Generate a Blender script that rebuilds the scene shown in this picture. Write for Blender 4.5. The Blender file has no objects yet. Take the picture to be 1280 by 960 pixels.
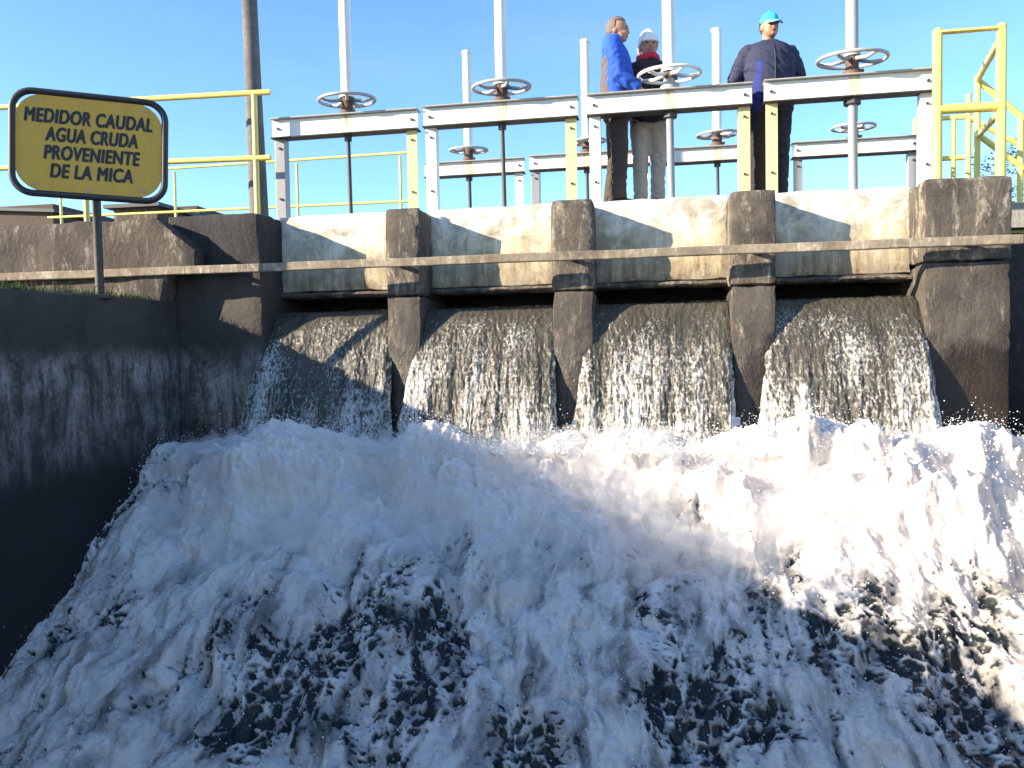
import bpy, bmesh, math, random
import numpy as np
from mathutils import Vector, Matrix
R = math.radians
random.seed(7)
rng = np.random.default_rng(7)
sc = bpy.context.scene
C = sc.collection

# ------------------------------------------------------------------ camera
CAM = Vector((0.0, -6.88, 0.0))
YAW, PITCH, ROLL, FPX = R(10.1), R(2.29), R(1.0), 1000.0
_f = Vector((-math.sin(YAW) * math.cos(PITCH), math.cos(YAW) * math.cos(PITCH), -math.sin(PITCH)))
_r0 = Vector((math.cos(YAW), math.sin(YAW), 0))
_u0 = _r0.cross(_f)
_r = _r0 * math.cos(ROLL) - _u0 * math.sin(ROLL)
_u = _u0 * math.cos(ROLL) + _r0 * math.sin(ROLL)
cd = bpy.data.cameras.new('camera')
cd.sensor_width = 36.0
cd.lens = 36.0 * FPX / 1280.0
cd.clip_start = 0.05
cd.clip_end = 3000
cam = bpy.data.objects.new('camera', cd)
C.objects.link(cam)
M = Matrix((( _r.x, _u.x, -_f.x, CAM.x), (_r.y, _u.y, -_f.y, CAM.y), (_r.z, _u.z, -_f.z, CAM.z), (0, 0, 0, 1)))
cam.matrix_world = M
sc.camera = cam

# ------------------------------------------------------------------ sky and sun
LDIR = Vector((0.69, 0.36, -0.275)).normalized()          # the way the sunlight travels
SUN_EL = math.asin(-LDIR.z)
SUN_ROT = math.atan2(-LDIR.x, -LDIR.y)
world = bpy.data.worlds.new('World')
sc.world = world
world.use_nodes = True
wn = world.node_tree
wn.nodes.clear()
wo = wn.nodes.new('ShaderNodeOutputWorld')
wb = wn.nodes.new('ShaderNodeBackground')
ws = wn.nodes.new('ShaderNodeTexSky')
ws.sky_type = 'NISHITA'
ws.sun_disc = False
ws.sun_elevation = SUN_EL
ws.sun_rotation = SUN_ROT
ws.altitude = 2800
ws.air_density = 1.0
ws.dust_density = 1.0
ws.ozone_density = 2.2
wb.inputs['Strength'].default_value = 0.15
tc = wn.nodes.new('ShaderNodeTexCoord'); mp_ = wn.nodes.new('ShaderNodeMapping'); mp_.inputs['Scale'].default_value = (1.2, 1.2, 5.0)
cn = wn.nodes.new('ShaderNodeTexNoise'); cn.inputs['Scale'].default_value = 1.6; cn.inputs['Detail'].default_value = 7; cn.inputs['Roughness'].default_value = 0.55
cr = wn.nodes.new('ShaderNodeValToRGB'); cr.color_ramp.elements[0].position = 0.52; cr.color_ramp.elements[0].color = (0, 0, 0, 1); cr.color_ramp.elements[1].position = 0.80; cr.color_ramp.elements[1].color = (0.08, 0.08, 0.08, 1)
cx_ = wn.nodes.new('ShaderNodeMix'); cx_.data_type = 'RGBA'; cx_.inputs[7].default_value = (3.6, 3.75, 4.0, 1)      # thin high cloud
wn.links.new(tc.outputs['Generated'], mp_.inputs[0]); wn.links.new(mp_.outputs[0], cn.inputs['Vector']); wn.links.new(cn.outputs['Fac'], cr.inputs[0])
wn.links.new(cr.outputs[0], cx_.inputs[0]); wn.links.new(ws.outputs[0], cx_.inputs[6]); hs_ = wn.nodes.new('ShaderNodeHueSaturation'); hs_.inputs['Saturation'].default_value = 1.12; wn.links.new(cx_.outputs[2], hs_.inputs['Color']); wn.links.new(hs_.outputs[0], wb.inputs['Color'])
wn.links.new(wb.outputs[0], wo.inputs['Surface'])
sd = bpy.data.lights.new('sun', 'SUN')
sd.energy = 5.0
sd.angle = R(0.5)
sd.color = (1.0, 0.86, 0.66)
so = bpy.data.objects.new('sun', sd)
so.rotation_euler = LDIR.to_track_quat('-Z', 'Y').to_euler()
so.location = (-20, -12, 12)
C.objects.link(so)
sc.view_settings.view_transform = 'Standard'
sc.view_settings.look = 'None'
sc.view_settings.gamma = 1.0
sc.view_settings.use_curve_mapping = False
sc.view_settings.exposure = 1.5
sc.cycles.max_bounces = 8
sc.cycles.volume_bounces = 4
sc.cycles.use_denoising = True

# ------------------------------------------------------------------ helpers
def ray(px, py):
    return (_f + _r * ((px - 640) / FPX) + _u * ((480 - py) / FPX))
def at(px, py, v):
    """point seen at pixel (px,py) of the 1280x960 photograph on the vertical plane y = v"""
    d = ray(px, py)
    return CAM + d * ((v - CAM.y) / d.y)
def atd(px, py, depth):
    return CAM + ray(px, py) * depth

def tag(o, label=None, cat=None, group=None, kind=None):
    if label: o['label'] = label
    if cat: o['category'] = cat
    if group: o['group'] = group
    if kind: o['kind'] = kind
    return o
def empty(name, loc=(0, 0, 0), rz=0.0):
    o = bpy.data.objects.new(name, None)
    o.empty_display_size = 0.2
    o.location = loc
    o.rotation_euler = (0, 0, rz)
    C.objects.link(o)
    return o

class MB:
    def __init__(s): s.v = []; s.f = []
    def add(s, vs, fs):
        n = len(s.v); s.v += [tuple(p) for p in vs]; s.f += [tuple(i + n for i in f) for f in fs]; return s
    def box(s, c, d, rot=None, bev=0.0):
        bm = bmesh.new(); bmesh.ops.create_cube(bm, size=1.0)
        for v in bm.verts: v.co = Vector((v.co.x * d[0], v.co.y * d[1], v.co.z * d[2]))
        if bev > 0: bmesh.ops.bevel(bm, geom=list(bm.edges), offset=bev, segments=2, affect='EDGES', profile=0.6)
        m = Matrix.Translation(Vector(c)) @ (rot.to_4x4() if rot else Matrix())
        bm.verts.index_update()
        s.add([m @ v.co for v in bm.verts], [[v.index for v in f.verts] for f in bm.faces]); bm.free(); return s
    def bx(s, x0, x1, y0, y1, z0, z1, bev=0.0):
        return s.box(((x0 + x1) / 2, (y0 + y1) / 2, (z0 + z1) / 2), (abs(x1 - x0), abs(y1 - y0), abs(z1 - z0)), None, bev)
    def tube(s, pts, rad, seg=12, closed=False, flat=1.0, caps=True):
        pts = [Vector(p) for p in pts]; n = len(pts)
        rads = rad if isinstance(rad, (list, tuple)) else [rad] * n
        ref = None; base = len(s.v); rings = []
        for i, p in enumerate(pts):
            if closed: t = (pts[(i + 1) % n] - pts[i - 1])
            else: t = (pts[min(i + 1, n - 1)] - pts[max(i - 1, 0)])
            if t.length < 1e-9: t = Vector((0, 0, 1))
            t.normalize()
            if ref is None:
                ref = Vector((0, 1, 0)) if abs(t.y) < 0.9 else Vector((1, 0, 0))
            a = (ref - t * ref.dot(t)); a.normalize(); b = t.cross(a); ref = a
            r = rads[i]
            r1, r2 = (r if isinstance(r, (tuple, list)) else (r, r * flat))
            rings.append([p + a * (r1 * math.cos(2 * math.pi * k / seg)) + b * (r2 * math.sin(2 * math.pi * k / seg)) for k in range(seg)])
        vs = [q for rg in rings for q in rg]; fs = []
        m = n if closed else n - 1
        for i in range(m):
            j = (i + 1) % n
            for k in range(seg):
                k2 = (k + 1) % seg
                fs.append((i * seg + k, i * seg + k2, j * seg + k2, j * seg + k))
        if not closed and caps:
            fs.append(tuple(range(seg - 1, -1, -1))); fs.append(tuple((n - 1) * seg + k for k in range(seg)))
        return s.add(vs, fs)
    def ell(s, c, r, rot=None, nu=14, nv=10):
        c = Vector(c); vs = []; fs = []
        for i in range(nv + 1):
            th = math.pi * i / nv
            for k in range(nu):
                ph = 2 * math.pi * k / nu
                p = Vector((r[0] * math.sin(th) * math.cos(ph), r[1] * math.sin(th) * math.sin(ph), r[2] * math.cos(th)))
                if rot: p = rot @ p
                vs.append(c + p)
        for i in range(nv):
            for k in range(nu):
                k2 = (k + 1) % nu
                fs.append((i * nu + k, (i + 1) * nu + k, (i + 1) * nu + k2, i * nu + k2))
        return s.add(vs, fs)
    def xf(s, m):
        s.v = [tuple(m @ Vector(p)) for p in s.v]; return s
    def mesh(s, name):
        me = bpy.data.meshes.new(name); me.from_pydata(s.v, [], s.f); me.validate(); me.update(); return me
    def build(s, name, mat, parent=None, smooth=False, auto=None):
        me = s.mesh(name)
        if mat: me.materials.append(mat)
        o = bpy.data.objects.new(name, me); C.objects.link(o)
        if parent: o.parent = parent
        if smooth or auto:
            me.polygons.foreach_set('use_smooth', [True] * len(me.polygons))
            if auto: me.set_sharp_from_angle(angle=R(auto))
        return o

# numpy noise ------------------------------------------------------------
_perm = rng.permutation(512)
_ang = rng.random(512) * 2 * np.pi
_gx, _gy = np.cos(_ang), np.sin(_ang)
_jx, _jy = rng.random(512), rng.random(512)
def _h(i, j, seed):
    return _perm[(_perm[(i + seed * 37) & 511] + j + seed * 11) & 511]
def pn(x, y, seed=0):
    x = np.asarray(x, float); y = np.asarray(y, float)
    i = np.floor(x).astype(np.int64); j = np.floor(y).astype(np.int64)
    fx = x - i; fy = y - j
    u = fx * fx * fx * (fx * (fx * 6 - 15) + 10); v = fy * fy * fy * (fy * (fy * 6 - 15) + 10)
    def g(di, dj):
        h = _h(i + di, j + dj, seed); return _gx[h] * (fx - di) + _gy[h] * (fy - dj)
    a = g(0, 0); b = g(1, 0); c = g(0, 1); d = g(1, 1)
    return ((a + (b - a) * u) * (1 - v) + (c + (d - c) * u) * v) * 1.5
def fbm(x, y, seed=0, o=4):
    r = 0; a = 1.0; t = 0
    for k in range(o):
        r = r + a * pn(x * 2 ** k, y * 2 ** k, seed + k); t += a; a *= 0.5
    return r / t
def wor(x, y, seed=0):
    i = np.floor(x).astype(np.int64); j = np.floor(y).astype(np.int64)
    best = np.full(x.shape, 9.0); sec = np.full(x.shape, 9.0)
    for di in (-1, 0, 1):
        for dj in (-1, 0, 1):
            h = _h(i + di, j + dj, seed)
            d = (i + di + _jx[h] - x) ** 2 + (j + dj + _jy[h] - y) ** 2
            sec = np.where(d < best, best, np.minimum(sec, d)); best = np.minimum(best, d)
    return np.sqrt(best), np.sqrt(sec)
def sst(a, b, x):
    t = np.clip((x - a) / (b - a), 0, 1); return t * t * (3 - 2 * t)

# materials ---------------------------------------------------------------
class NT:
    def __init__(s, name):
        s.m = bpy.data.materials.new(name); s.m.use_nodes = True
        s.t = s.m.node_tree; s.t.nodes.clear()
        s.out = s.t.nodes.new('ShaderNodeOutputMaterial')
        s.p = s.t.nodes.new('ShaderNodeBsdfPrincipled')
        s.t.links.new(s.p.outputs[0], s.out.inputs[0])
    def n(s, k, **kw):
        nd = s.t.nodes.new(k)
        for a, b in kw.items(): setattr(nd, a, b)
        return nd
    def l(s, a, b): s.t.links.new(a, b)
    def coord(s, scale=(1, 1, 1), world=True, loc=(0, 0, 0)):
        if world:
            g = s.n('ShaderNodeNewGeometry'); src = g.outputs['Position']
        else:
            g = s.n('ShaderNodeTexCoord'); src = g.outputs['Object']
        mp = s.n('ShaderNodeMapping'); mp.inputs['Scale'].default_value = scale; mp.inputs['Location'].default_value = loc
        s.l(src, mp.inputs['Vector']); return mp.outputs[0]
    def noise(s, vec, scale, detail=6, rough=0.6, dist=0.0):
        nd = s.n('ShaderNodeTexNoise'); nd.inputs['Scale'].default_value = scale; nd.inputs['Detail'].default_value = detail
        nd.inputs['Roughness'].default_value = rough; nd.inputs['Distortion'].default_value = dist
        s.l(vec, nd.inputs['Vector']); return nd.outputs['Fac']
    def ramp(s, fac, stops):
        r = s.n('ShaderNodeValToRGB'); e = r.color_ramp.elements
        while len(e) < len(stops): e.new(0.5)
        for k, (p, c) in enumerate(stops):
            e[k].position = p; e[k].color = (c, c, c, 1) if isinstance(c, (int, float)) else (*c, 1)
        s.l(fac, r.inputs[0]); return r.outputs[0]
    def mix(s, fac, a, b, blend='MIX'):
        m = s.n('ShaderNodeMix', data_type='RGBA', blend_type=blend)
        for sock, val in ((m.inputs[0], fac), (m.inputs[6], a), (m.inputs[7], b)):
            if isinstance(val, (int, float)): sock.default_value = val
            elif isinstance(val, tuple): sock.default_value = (*val, 1)
            else: s.l(val, sock)
        return m.outputs[2]
    def math(s, op, a, b=0.0):
        m = s.n('ShaderNodeMath', operation=op)
        for k, val in enumerate((a, b)):
            if isinstance(val, (int, float)): m.inputs[k].default_value = val
            else: s.l(val, m.inputs[k])
        return m.outputs[0]
    def bump(s, h, strength=0.5, dist=0.01):
        b = s.n('ShaderNodeBump'); b.inputs['Strength'].default_value = strength; b.inputs['Distance'].default_value = dist
        s.l(h, b.inputs['Height']); s.l(b.outputs[0], s.p.inputs['Normal'])
    def col(s, c):
        if isinstance(c, tuple): s.p.inputs['Base Color'].default_value = (*c, 1)
        else: s.l(c, s.p.inputs['Base Color'])
    def rough(s, r):
        if isinstance(r, (int, float)): s.p.inputs['Roughness'].default_value = r
        else: s.l(r, s.p.inputs['Roughness'])

def concrete(name, base, dark, pale, pale_amt=0.55, streak=1.0, bump=0.6, pale_lo=None):
    """weathered concrete: mottled base, dark algae runs, pale lime deposits"""
    t = NT(name)
    w = t.coord()
    sv = t.coord((7.0, 7.0, 0.9))
    n1 = t.noise(w, 3.0, 8, 0.65, 0.4)
    n2 = t.noise(sv, 1.0, 6, 0.7, 0.2)
    n3 = t.noise(w, 26.0, 6, 0.7)
    n4 = t.noise(t.coord((9, 9, 2.4), loc=(3, 1, 4)), 1.0, 8, 0.75, 0.6)
    c = t.mix(t.ramp(n1, [(0.32, 0.0), (0.68, 1.0)]), base, dark)
    c = t.mix(t.math('MULTIPLY', t.ramp(n2, [(0.45, 0.0), (0.7, 1.0)]), 0.75 * streak), c, dark)
    pm = t.math('MULTIPLY', t.ramp(n4, [(1 - pale_amt, 0.0), (min(0.99, 1 - pale_amt + 0.16), 1.0)]), t.ramp(n3, [(0.35, 0.2), (0.6, 1.0)]))
    c = t.mix(t.math('MULTIPLY', pm, 0.8), c, pale)
    c = t.mix(0.35, c, t.ramp(n3, [(0.3, 0.25), (0.7, 0.85)]), 'OVERLAY')
    t.col(c); t.rough(0.9)
    h = t.math('ADD', t.math('MULTIPLY', n3, 0.5), t.math('ADD', n1, t.math('MULTIPLY', n4, 0.6)))
    t.bump(h, bump, 0.03)
    return t.m
def paint(name, col, wear=(0.25, 0.14, 0.07), amt=0.3, rough=0.45, dirt=0.25):
    t = NT(name)
    o = t.coord((1, 1, 1))
    n1 = t.noise(o, 9.0, 6, 0.7); n2 = t.noise(t.coord((14, 14, 2.0)), 1.0, 6, 0.7); n3 = t.noise(o, 40, 4, 0.7)
    c = t.mix(t.math('MULTIPLY', t.ramp(n2, [(0.45, 0.0), (0.75, 1.0)]), dirt), col, tuple(x * 0.55 for x in col))
    c = t.mix(t.math('MULTIPLY', t.ramp(n1, [(1 - amt - 0.05, 0.0), (1 - amt + 0.12, 1.0)]), t.ramp(n3, [(0.4, 0.0), (0.6, 1.0)])), c, wear)
    t.col(c); t.rough(rough); t.bump(n3, 0.15, 0.004)
    return t.m
def plain(name, col, rough=0.6, metal=0.0, bump=0.0, var=0.25, scale=20):
    t = NT(name)
    n = t.noise(t.coord(), scale, 5, 0.65)
    c = t.mix(t.ramp(n, [(0.3, 0.0), (0.7, 1.0)]), tuple(x * (1 - var) for x in col), tuple(min(1, x * (1 + var)) for x in col))
    t.col(c); t.rough(rough); t.p.inputs['Metallic'].default_value = metal
    if bump: t.bump(n, bump, 0.01)
    return t.m

MAT = {}
MAT['pier'] = concrete('pier_concrete', (0.125, 0.105, 0.082), (0.04, 0.033, 0.028), (0.46, 0.40, 0.31), 0.50)
def wet_pier():
    m = concrete('wet_pier_concrete', (0.10, 0.085, 0.07), (0.035, 0.029, 0.024), (0.34, 0.29, 0.23), 0.45)
    nt = m.node_tree; p = [n for n in nt.nodes if n.type == 'BSDF_PRINCIPLED'][0]
    src = p.inputs['Base Color'].links[0].from_socket
    g = nt.nodes.new('ShaderNodeNewGeometry'); sp = nt.nodes.new('ShaderNodeSeparateXYZ'); nt.links.new(g.outputs['Position'], sp.inputs[0])
    ns = nt.nodes.new('ShaderNodeTexNoise'); ns.inputs['Scale'].default_value = 5.0; ns.inputs['Detail'].default_value = 6
    nt.links.new(g.outputs['Position'], ns.inputs['Vector'])
    ad = nt.nodes.new('ShaderNodeMath'); ad.operation = 'MULTIPLY_ADD'; ad.inputs[1].default_value = 0.9; nt.links.new(ns.outputs['Fac'], ad.inputs[0]); nt.links.new(sp.outputs[2], ad.inputs[2])
    rm = nt.nodes.new('ShaderNodeMapRange'); rm.inputs[1].default_value = 0.62; rm.inputs[2].default_value = 0.38; nt.links.new(ad.outputs[0], rm.inputs[0])
    mx = nt.nodes.new('ShaderNodeMix'); mx.data_type = 'RGBA'; mx.blend_type = 'MULTIPLY'; mx.inputs[7].default_value = (0.42, 0.34, 0.27, 1)
    nt.links.new(rm.outputs[0], mx.inputs[0]); nt.links.new(src, mx.inputs[6]); nt.links.new(mx.outputs[2], p.inputs['Base Color'])
    r2 = nt.nodes.new('ShaderNodeMapRange'); r2.inputs[3].default_value = 0.9; r2.inputs[4].default_value = 0.35; nt.links.new(rm.outputs[0], r2.inputs[0]); nt.links.new(r2.outputs[0], p.inputs['Roughness'])
    return m
MAT['pierlow'] = wet_pier()
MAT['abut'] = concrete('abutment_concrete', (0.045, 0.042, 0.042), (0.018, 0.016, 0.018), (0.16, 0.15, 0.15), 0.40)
MAT['upper'] = concrete('upper_wall_concrete', (0.085, 0.066, 0.054), (0.035, 0.026, 0.022), (0.34, 0.30, 0.27), 0.47)  # darkened throughout: shade on the parapet is put into the colour
MAT['deck'] = concrete('deck_concrete', (0.35, 0.33, 0.29), (0.2, 0.18, 0.15), (0.5, 0.48, 0.44), 0.4)
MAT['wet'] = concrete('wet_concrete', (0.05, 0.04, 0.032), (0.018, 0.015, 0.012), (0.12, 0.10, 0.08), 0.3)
def lintel_mat():
    t = NT('lintel_limewashed_concrete')
    g = t.n('ShaderNodeNewGeometry'); sp = t.n('ShaderNodeSeparateXYZ'); t.l(g.outputs['Position'], sp.inputs[0])
    n1 = t.noise(t.coord((16, 16, 1.6)), 1.0, 7, 0.75, 0.3)
    n2 = t.noise(t.coord(), 5.0, 8, 0.7, 0.5)
    n3 = t.noise(t.coord(), 30.0, 6, 0.75)
    z = t.math('ADD', sp.outputs[2], t.math('MULTIPLY', t.math('SUBTRACT', n1, 0.5), 1.15))
    # white limewash worn away from below, ochre runs under it
    c = t.ramp(t.math('DIVIDE', t.math('SUBTRACT', z, 0.5), 0.9), [(0.0, (0.10, 0.075, 0.05)), (0.25, (0.40, 0.31, 0.19)), (0.45, (0.58, 0.48, 0.30)), (0.60, (0.70, 0.63, 0.48)), (0.78, (0.74, 0.71, 0.63))])
    c = t.mix(t.ramp(n2, [(0.44, 0.0), (0.62, 0.8)]), c, (0.24, 0.20, 0.14))
    n5 = t.noise(t.coord((1, 1, 1.3), loc=(4, 2, 7)), 2.2, 5, 0.6)
    c = t.mix(t.ramp(n5, [(0.45, 0.0), (0.7, 0.55)]), c, (0.60, 0.56, 0.47))
    pm = t.math('MULTIPLY', t.ramp(n2, [(0.30, 1.0), (0.44, 0.0)]), t.ramp(n3, [(0.42, 0.0), (0.62, 1.0)]))
    c = t.mix(pm, c, (0.72, 0.68, 0.58))
    t.col(c); t.rough(0.92); t.bump(t.math('ADD', n2, t.math('MULTIPLY', n3, 0.5)), 0.5, 0.02)
    return t.m
MAT['lintel'] = lintel_mat()
def side_mat():
    t = NT('side_wall_concrete')
    g = t.n('ShaderNodeNewGeometry'); sp = t.n('ShaderNodeSeparateXYZ'); t.l(g.outputs['Position'], sp.inputs[0])
    w = t.coord(); n1 = t.noise(w, 2.0, 8, 0.7, 0.5); n2 = t.noise(t.coord((10, 10, 1.7)), 1.0, 7, 0.75, 0.4); n3 = t.noise(w, 28, 6, 0.75)
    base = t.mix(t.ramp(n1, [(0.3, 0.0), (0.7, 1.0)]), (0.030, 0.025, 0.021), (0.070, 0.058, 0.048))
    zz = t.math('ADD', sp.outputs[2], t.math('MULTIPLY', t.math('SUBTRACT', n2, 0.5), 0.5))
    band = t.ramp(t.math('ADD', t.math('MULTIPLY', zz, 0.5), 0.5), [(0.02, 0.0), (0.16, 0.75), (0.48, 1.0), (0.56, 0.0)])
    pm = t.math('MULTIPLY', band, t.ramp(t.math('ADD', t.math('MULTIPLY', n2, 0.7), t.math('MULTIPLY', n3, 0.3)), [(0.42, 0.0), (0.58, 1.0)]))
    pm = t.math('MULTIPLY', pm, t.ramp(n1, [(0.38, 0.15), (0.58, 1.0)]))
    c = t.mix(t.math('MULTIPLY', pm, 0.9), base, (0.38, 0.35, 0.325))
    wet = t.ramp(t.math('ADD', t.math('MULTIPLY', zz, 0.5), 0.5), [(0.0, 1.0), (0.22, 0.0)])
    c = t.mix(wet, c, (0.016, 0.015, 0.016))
    t.col(c); t.rough(0.85); t.bump(t.math('ADD', n1, t.math('MULTIPLY', n3, 0.6)), 0.6, 0.03)
    return t.m
MAT['side'] = side_mat()
MAT['white'] = paint('white_gate_paint', (0.80, 0.78, 0.72), amt=0.30, dirt=0.22)
MAT['cream'] = paint('cream_gate_paint', (0.78, 0.62, 0.28), amt=0.32, dirt=0.3)
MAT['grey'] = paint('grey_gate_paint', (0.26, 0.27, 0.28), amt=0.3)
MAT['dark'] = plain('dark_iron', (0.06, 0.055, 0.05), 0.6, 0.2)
MAT['rust'] = plain('rusty_iron', (0.12, 0.075, 0.055), 0.85, 0.0, 0.4, 0.5, 45)
MAT['galv'] = paint('galvanised_steel', (0.36, 0.35, 0.34), amt=0.32, dirt=0.4)
MAT['yellow'] = paint('yellow_railing_paint', (0.74, 0.61, 0.15), amt=0.30, dirt=0.3, rough=0.4)
MAT['signy'] = paint('yellow_sign_paint', (0.66, 0.36, 0.03), amt=0.22, dirt=0.35, rough=0.45)
MAT['black'] = plain('black_paint', (0.018, 0.018, 0.02), 0.55)
MAT['pipe'] = concrete('rail_coat', (0.30, 0.25, 0.18), (0.12, 0.09, 0.065), (0.52, 0.46, 0.36), 0.5, 0.5, 0.3)
MAT['pole'] = concrete('pole_concrete', (0.165, 0.158, 0.152), (0.09, 0.086, 0.084), (0.27, 0.26, 0.25), 0.4, 0.6, 0.3)
MAT['earth'] = plain('earth', (0.13, 0.105, 0.06), 0.95, 0, 0.6, 0.4, 3)
MAT['roof'] = plain('dark_roof', (0.05, 0.055, 0.06), 0.7, 0, 0.2)
MAT['brick'] = plain('brick_wall', (0.07, 0.05, 0.04), 0.9, 0, 0.3, 0.3, 12)
MAT['grass'] = plain('grass_blades', (0.08, 0.11, 0.03), 0.8, 0, 0, 0.5, 9)
MAT['leaf'] = plain('leaves', (0.06, 0.085, 0.03), 0.7, 0, 0, 0.5, 4)
MAT['bark'] = plain('bark', (0.10, 0.075, 0.05), 0.9, 0, 0.5)

def rough_block(x0, x1, y0, y1, z0, z1, cell=0.06, amp=0.008, seed=0, rnd=0.034, shape=None):
    """subdivided concrete block with worn, uneven faces and rounded arrises"""
    nx = max(2, int((x1 - x0) / cell)); ny = max(2, int((y1 - y0) / cell)); nz = max(2, int((z1 - z0) / cell))
    nx, ny, nz = min(nx, 70), min(ny, 40), min(nz, 60)
    idx = {}; vs = []; fs = []
    def vid(i, j, k):
        key = (i, j, k)
        if key not in idx:
            idx[key] = len(vs); vs.append((i / nx, j / ny, k / nz))
        return idx[key]
    for i in range(nx):
        for j in range(ny):
            fs.append((vid(i, j, 0), vid(i, j + 1, 0), vid(i + 1, j + 1, 0), vid(i + 1, j, 0)))
            fs.append((vid(i, j, nz), vid(i + 1, j, nz), vid(i + 1, j + 1, nz), vid(i, j + 1, nz)))
    for i in range(nx):
        for k in range(nz):
            fs.append((vid(i, 0, k), vid(i + 1, 0, k), vid(i + 1, 0, k + 1), vid(i, 0, k + 1)))
            fs.append((vid(i, ny, k), vid(i, ny, k + 1), vid(i + 1, ny, k + 1), vid(i + 1, ny, k)))
    for j in range(ny):
        for k in range(nz):
            fs.append((vid(0, j, k), vid(0, j, k + 1), vid(0, j + 1, k + 1), vid(0, j + 1, k)))
            fs.append((vid(nx, j, k), vid(nx, j + 1, k), vid(nx, j + 1, k + 1), vid(nx, j, k + 1)))
    P = np.array(vs); lo = np.array([x0, y0, z0]); hi = np.array([x1, y1, z1])
    Q = lo + P * (hi - lo)
    # round the arrises: pull vertices on edges inward
    on = (P < 1e-6).astype(int) + (P > 1 - 1e-6).astype(int)
    cnt = on.sum(1)
    s = np.where(P < 1e-6, 1.0, np.where(P > 1 - 1e-6, -1.0, 0.0))
    chip = 0.6 + 0.9 * np.abs(pn(Q[:, 0] * 9 + Q[:, 2] * 7, Q[:, 1] * 9 + Q[:, 2] * 5, seed))
    Q += s * (rnd * 0.45 * chip * (cnt >= 2))[:, None]
    d = np.stack([fbm(Q[:, 1] * 3 + 11, Q[:, 2] * 3, seed + 1), fbm(Q[:, 0] * 3, Q[:, 2] * 3 + 5, seed + 2), fbm(Q[:, 0] * 3 + 2, Q[:, 1] * 3, seed + 3)], 1)
    Q += d * amp * 2
    if shape: Q = shape(Q)
    b = MB(); b.v = [tuple(q) for q in Q]; b.f = fs
    return b

# ------------------------------------------------------------------ ground
ZD = 1.33                                  # deck level
b = MB()
def sheet(x0, x1, y0, y1, z):
    b.add([(x0, y0, z), (x1, y0, z), (x1, y1, z), (x0, y1, z)], [(0, 1, 2, 3)])
sheet(-900, 900, 4.2, 1500, 1.0)
sheet(-900, -7.5, -3.0, 4.2, 1.0)
sheet(3.6, 900, 1.6, 4.2, 1.0)
sheet(-900, -4.62, -40, -3.0, 0.5)
sheet(-7.5, -4.62, -3.0, 0.3, 0.5)
sheet(4.9, 900, -40, 1.6, 0.5)
o = b.build('ground', MAT['earth']); tag(o, kind='structure')

# ------------------------------------------------------------------ weir
PIERS = [(-2.36, -2.03), (-0.867, -0.50), (0.63, 1.0)]
ZP = 1.30
RC = 0.36                                   # recess of the lintel walls behind the pier fronts
weir = empty('sluice_weir', (0, 0, -1.2))
tag(weir, 'weathered concrete sluice weir with four openings above the foaming water', 'weir')
def wbuild(mb, name, mat, parent=weir, auto=35):
    o = mb.build(name, mat, None, auto=auto); o.parent = parent
    o.matrix_parent_inverse = Matrix.Translation(-Vector(parent.location)); return o
def pier_shape(z_step=0.68, out=0.05):
    def f(Q):
        low = Q[:, 2] < z_step
        fr = Q[:, 1] < 0.25
        Q[:, 1] -= np.where(low & fr, np.clip((z_step - Q[:, 2]) * 0.10, 0, 0.2), 0)
        return Q
    return f
for k, (a, c) in enumerate(PIERS):
    wbuild(rough_block(a, c, 0.0, 1.5, 0.52, ZP, seed=k * 5 + 1, cell=0.045), 'pier', MAT['pier'])
    wbuild(rough_block(a + 0.006, c - 0.006, 0.012, 1.5, -2.6, 0.52, seed=k * 5 + 2, shape=pier_shape(0.52)), 'pier_base', MAT['pierlow'])
wbuild(rough_block(2.12, 2.77, -0.02, 1.5, 0.66, ZP + 0.015, seed=31, cell=0.05), 'pier', MAT['pier'])
wbuild(rough_block(2.13, 2.765, 0.0, 1.5, -2.6, 0.66, seed=32, cell=0.06), 'pier_base', MAT['pierlow'])
BAYS = [(-3.52, -2.36), (-2.03, -0.867), (-0.50, 0.63), (1.0, 2.12)]
for k, (a, c) in enumerate(BAYS):
    wbuild(rough_block(a - 0.02, c + 0.02, RC, RC + 0.25, 0.60, 1.34, seed=41 + k, amp=0.010), 'lintel', MAT['lintel'])
    wbuild(rough_block(a - 0.02, c + 0.02, RC - 0.06, RC + 0.25, 0.545, 0.598, seed=51 + k, cell=0.04), 'lintel_lip', MAT['pier'])
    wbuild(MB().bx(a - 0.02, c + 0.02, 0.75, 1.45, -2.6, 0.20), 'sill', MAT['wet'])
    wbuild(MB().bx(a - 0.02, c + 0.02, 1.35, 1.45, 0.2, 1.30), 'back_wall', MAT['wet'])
# left abutment block
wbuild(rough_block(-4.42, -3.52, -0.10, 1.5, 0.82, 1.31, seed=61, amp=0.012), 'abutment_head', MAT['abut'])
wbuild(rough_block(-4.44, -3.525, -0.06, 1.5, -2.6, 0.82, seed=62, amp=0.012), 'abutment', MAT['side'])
# deck behind
deck = MB().bx(-6.0, 3.6, 1.5, 4.2, 1.10, ZD).bx(-4.42, 2.77, RC + 0.25, 1.5, 1.305, ZD)
wbuild(deck, 'deck', MAT['deck'])
# dark recess right of the last pier

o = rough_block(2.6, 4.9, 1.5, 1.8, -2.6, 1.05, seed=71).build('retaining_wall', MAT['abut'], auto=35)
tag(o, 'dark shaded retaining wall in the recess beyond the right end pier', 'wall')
o = rough_block(4.55, 4.9, -30, 1.5, -4.2, 0.5, seed=72, cell=0.3).build('channel_wall', MAT['side'], auto=35)
tag(o, 'right channel side wall running along the chute', 'wall')

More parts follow.
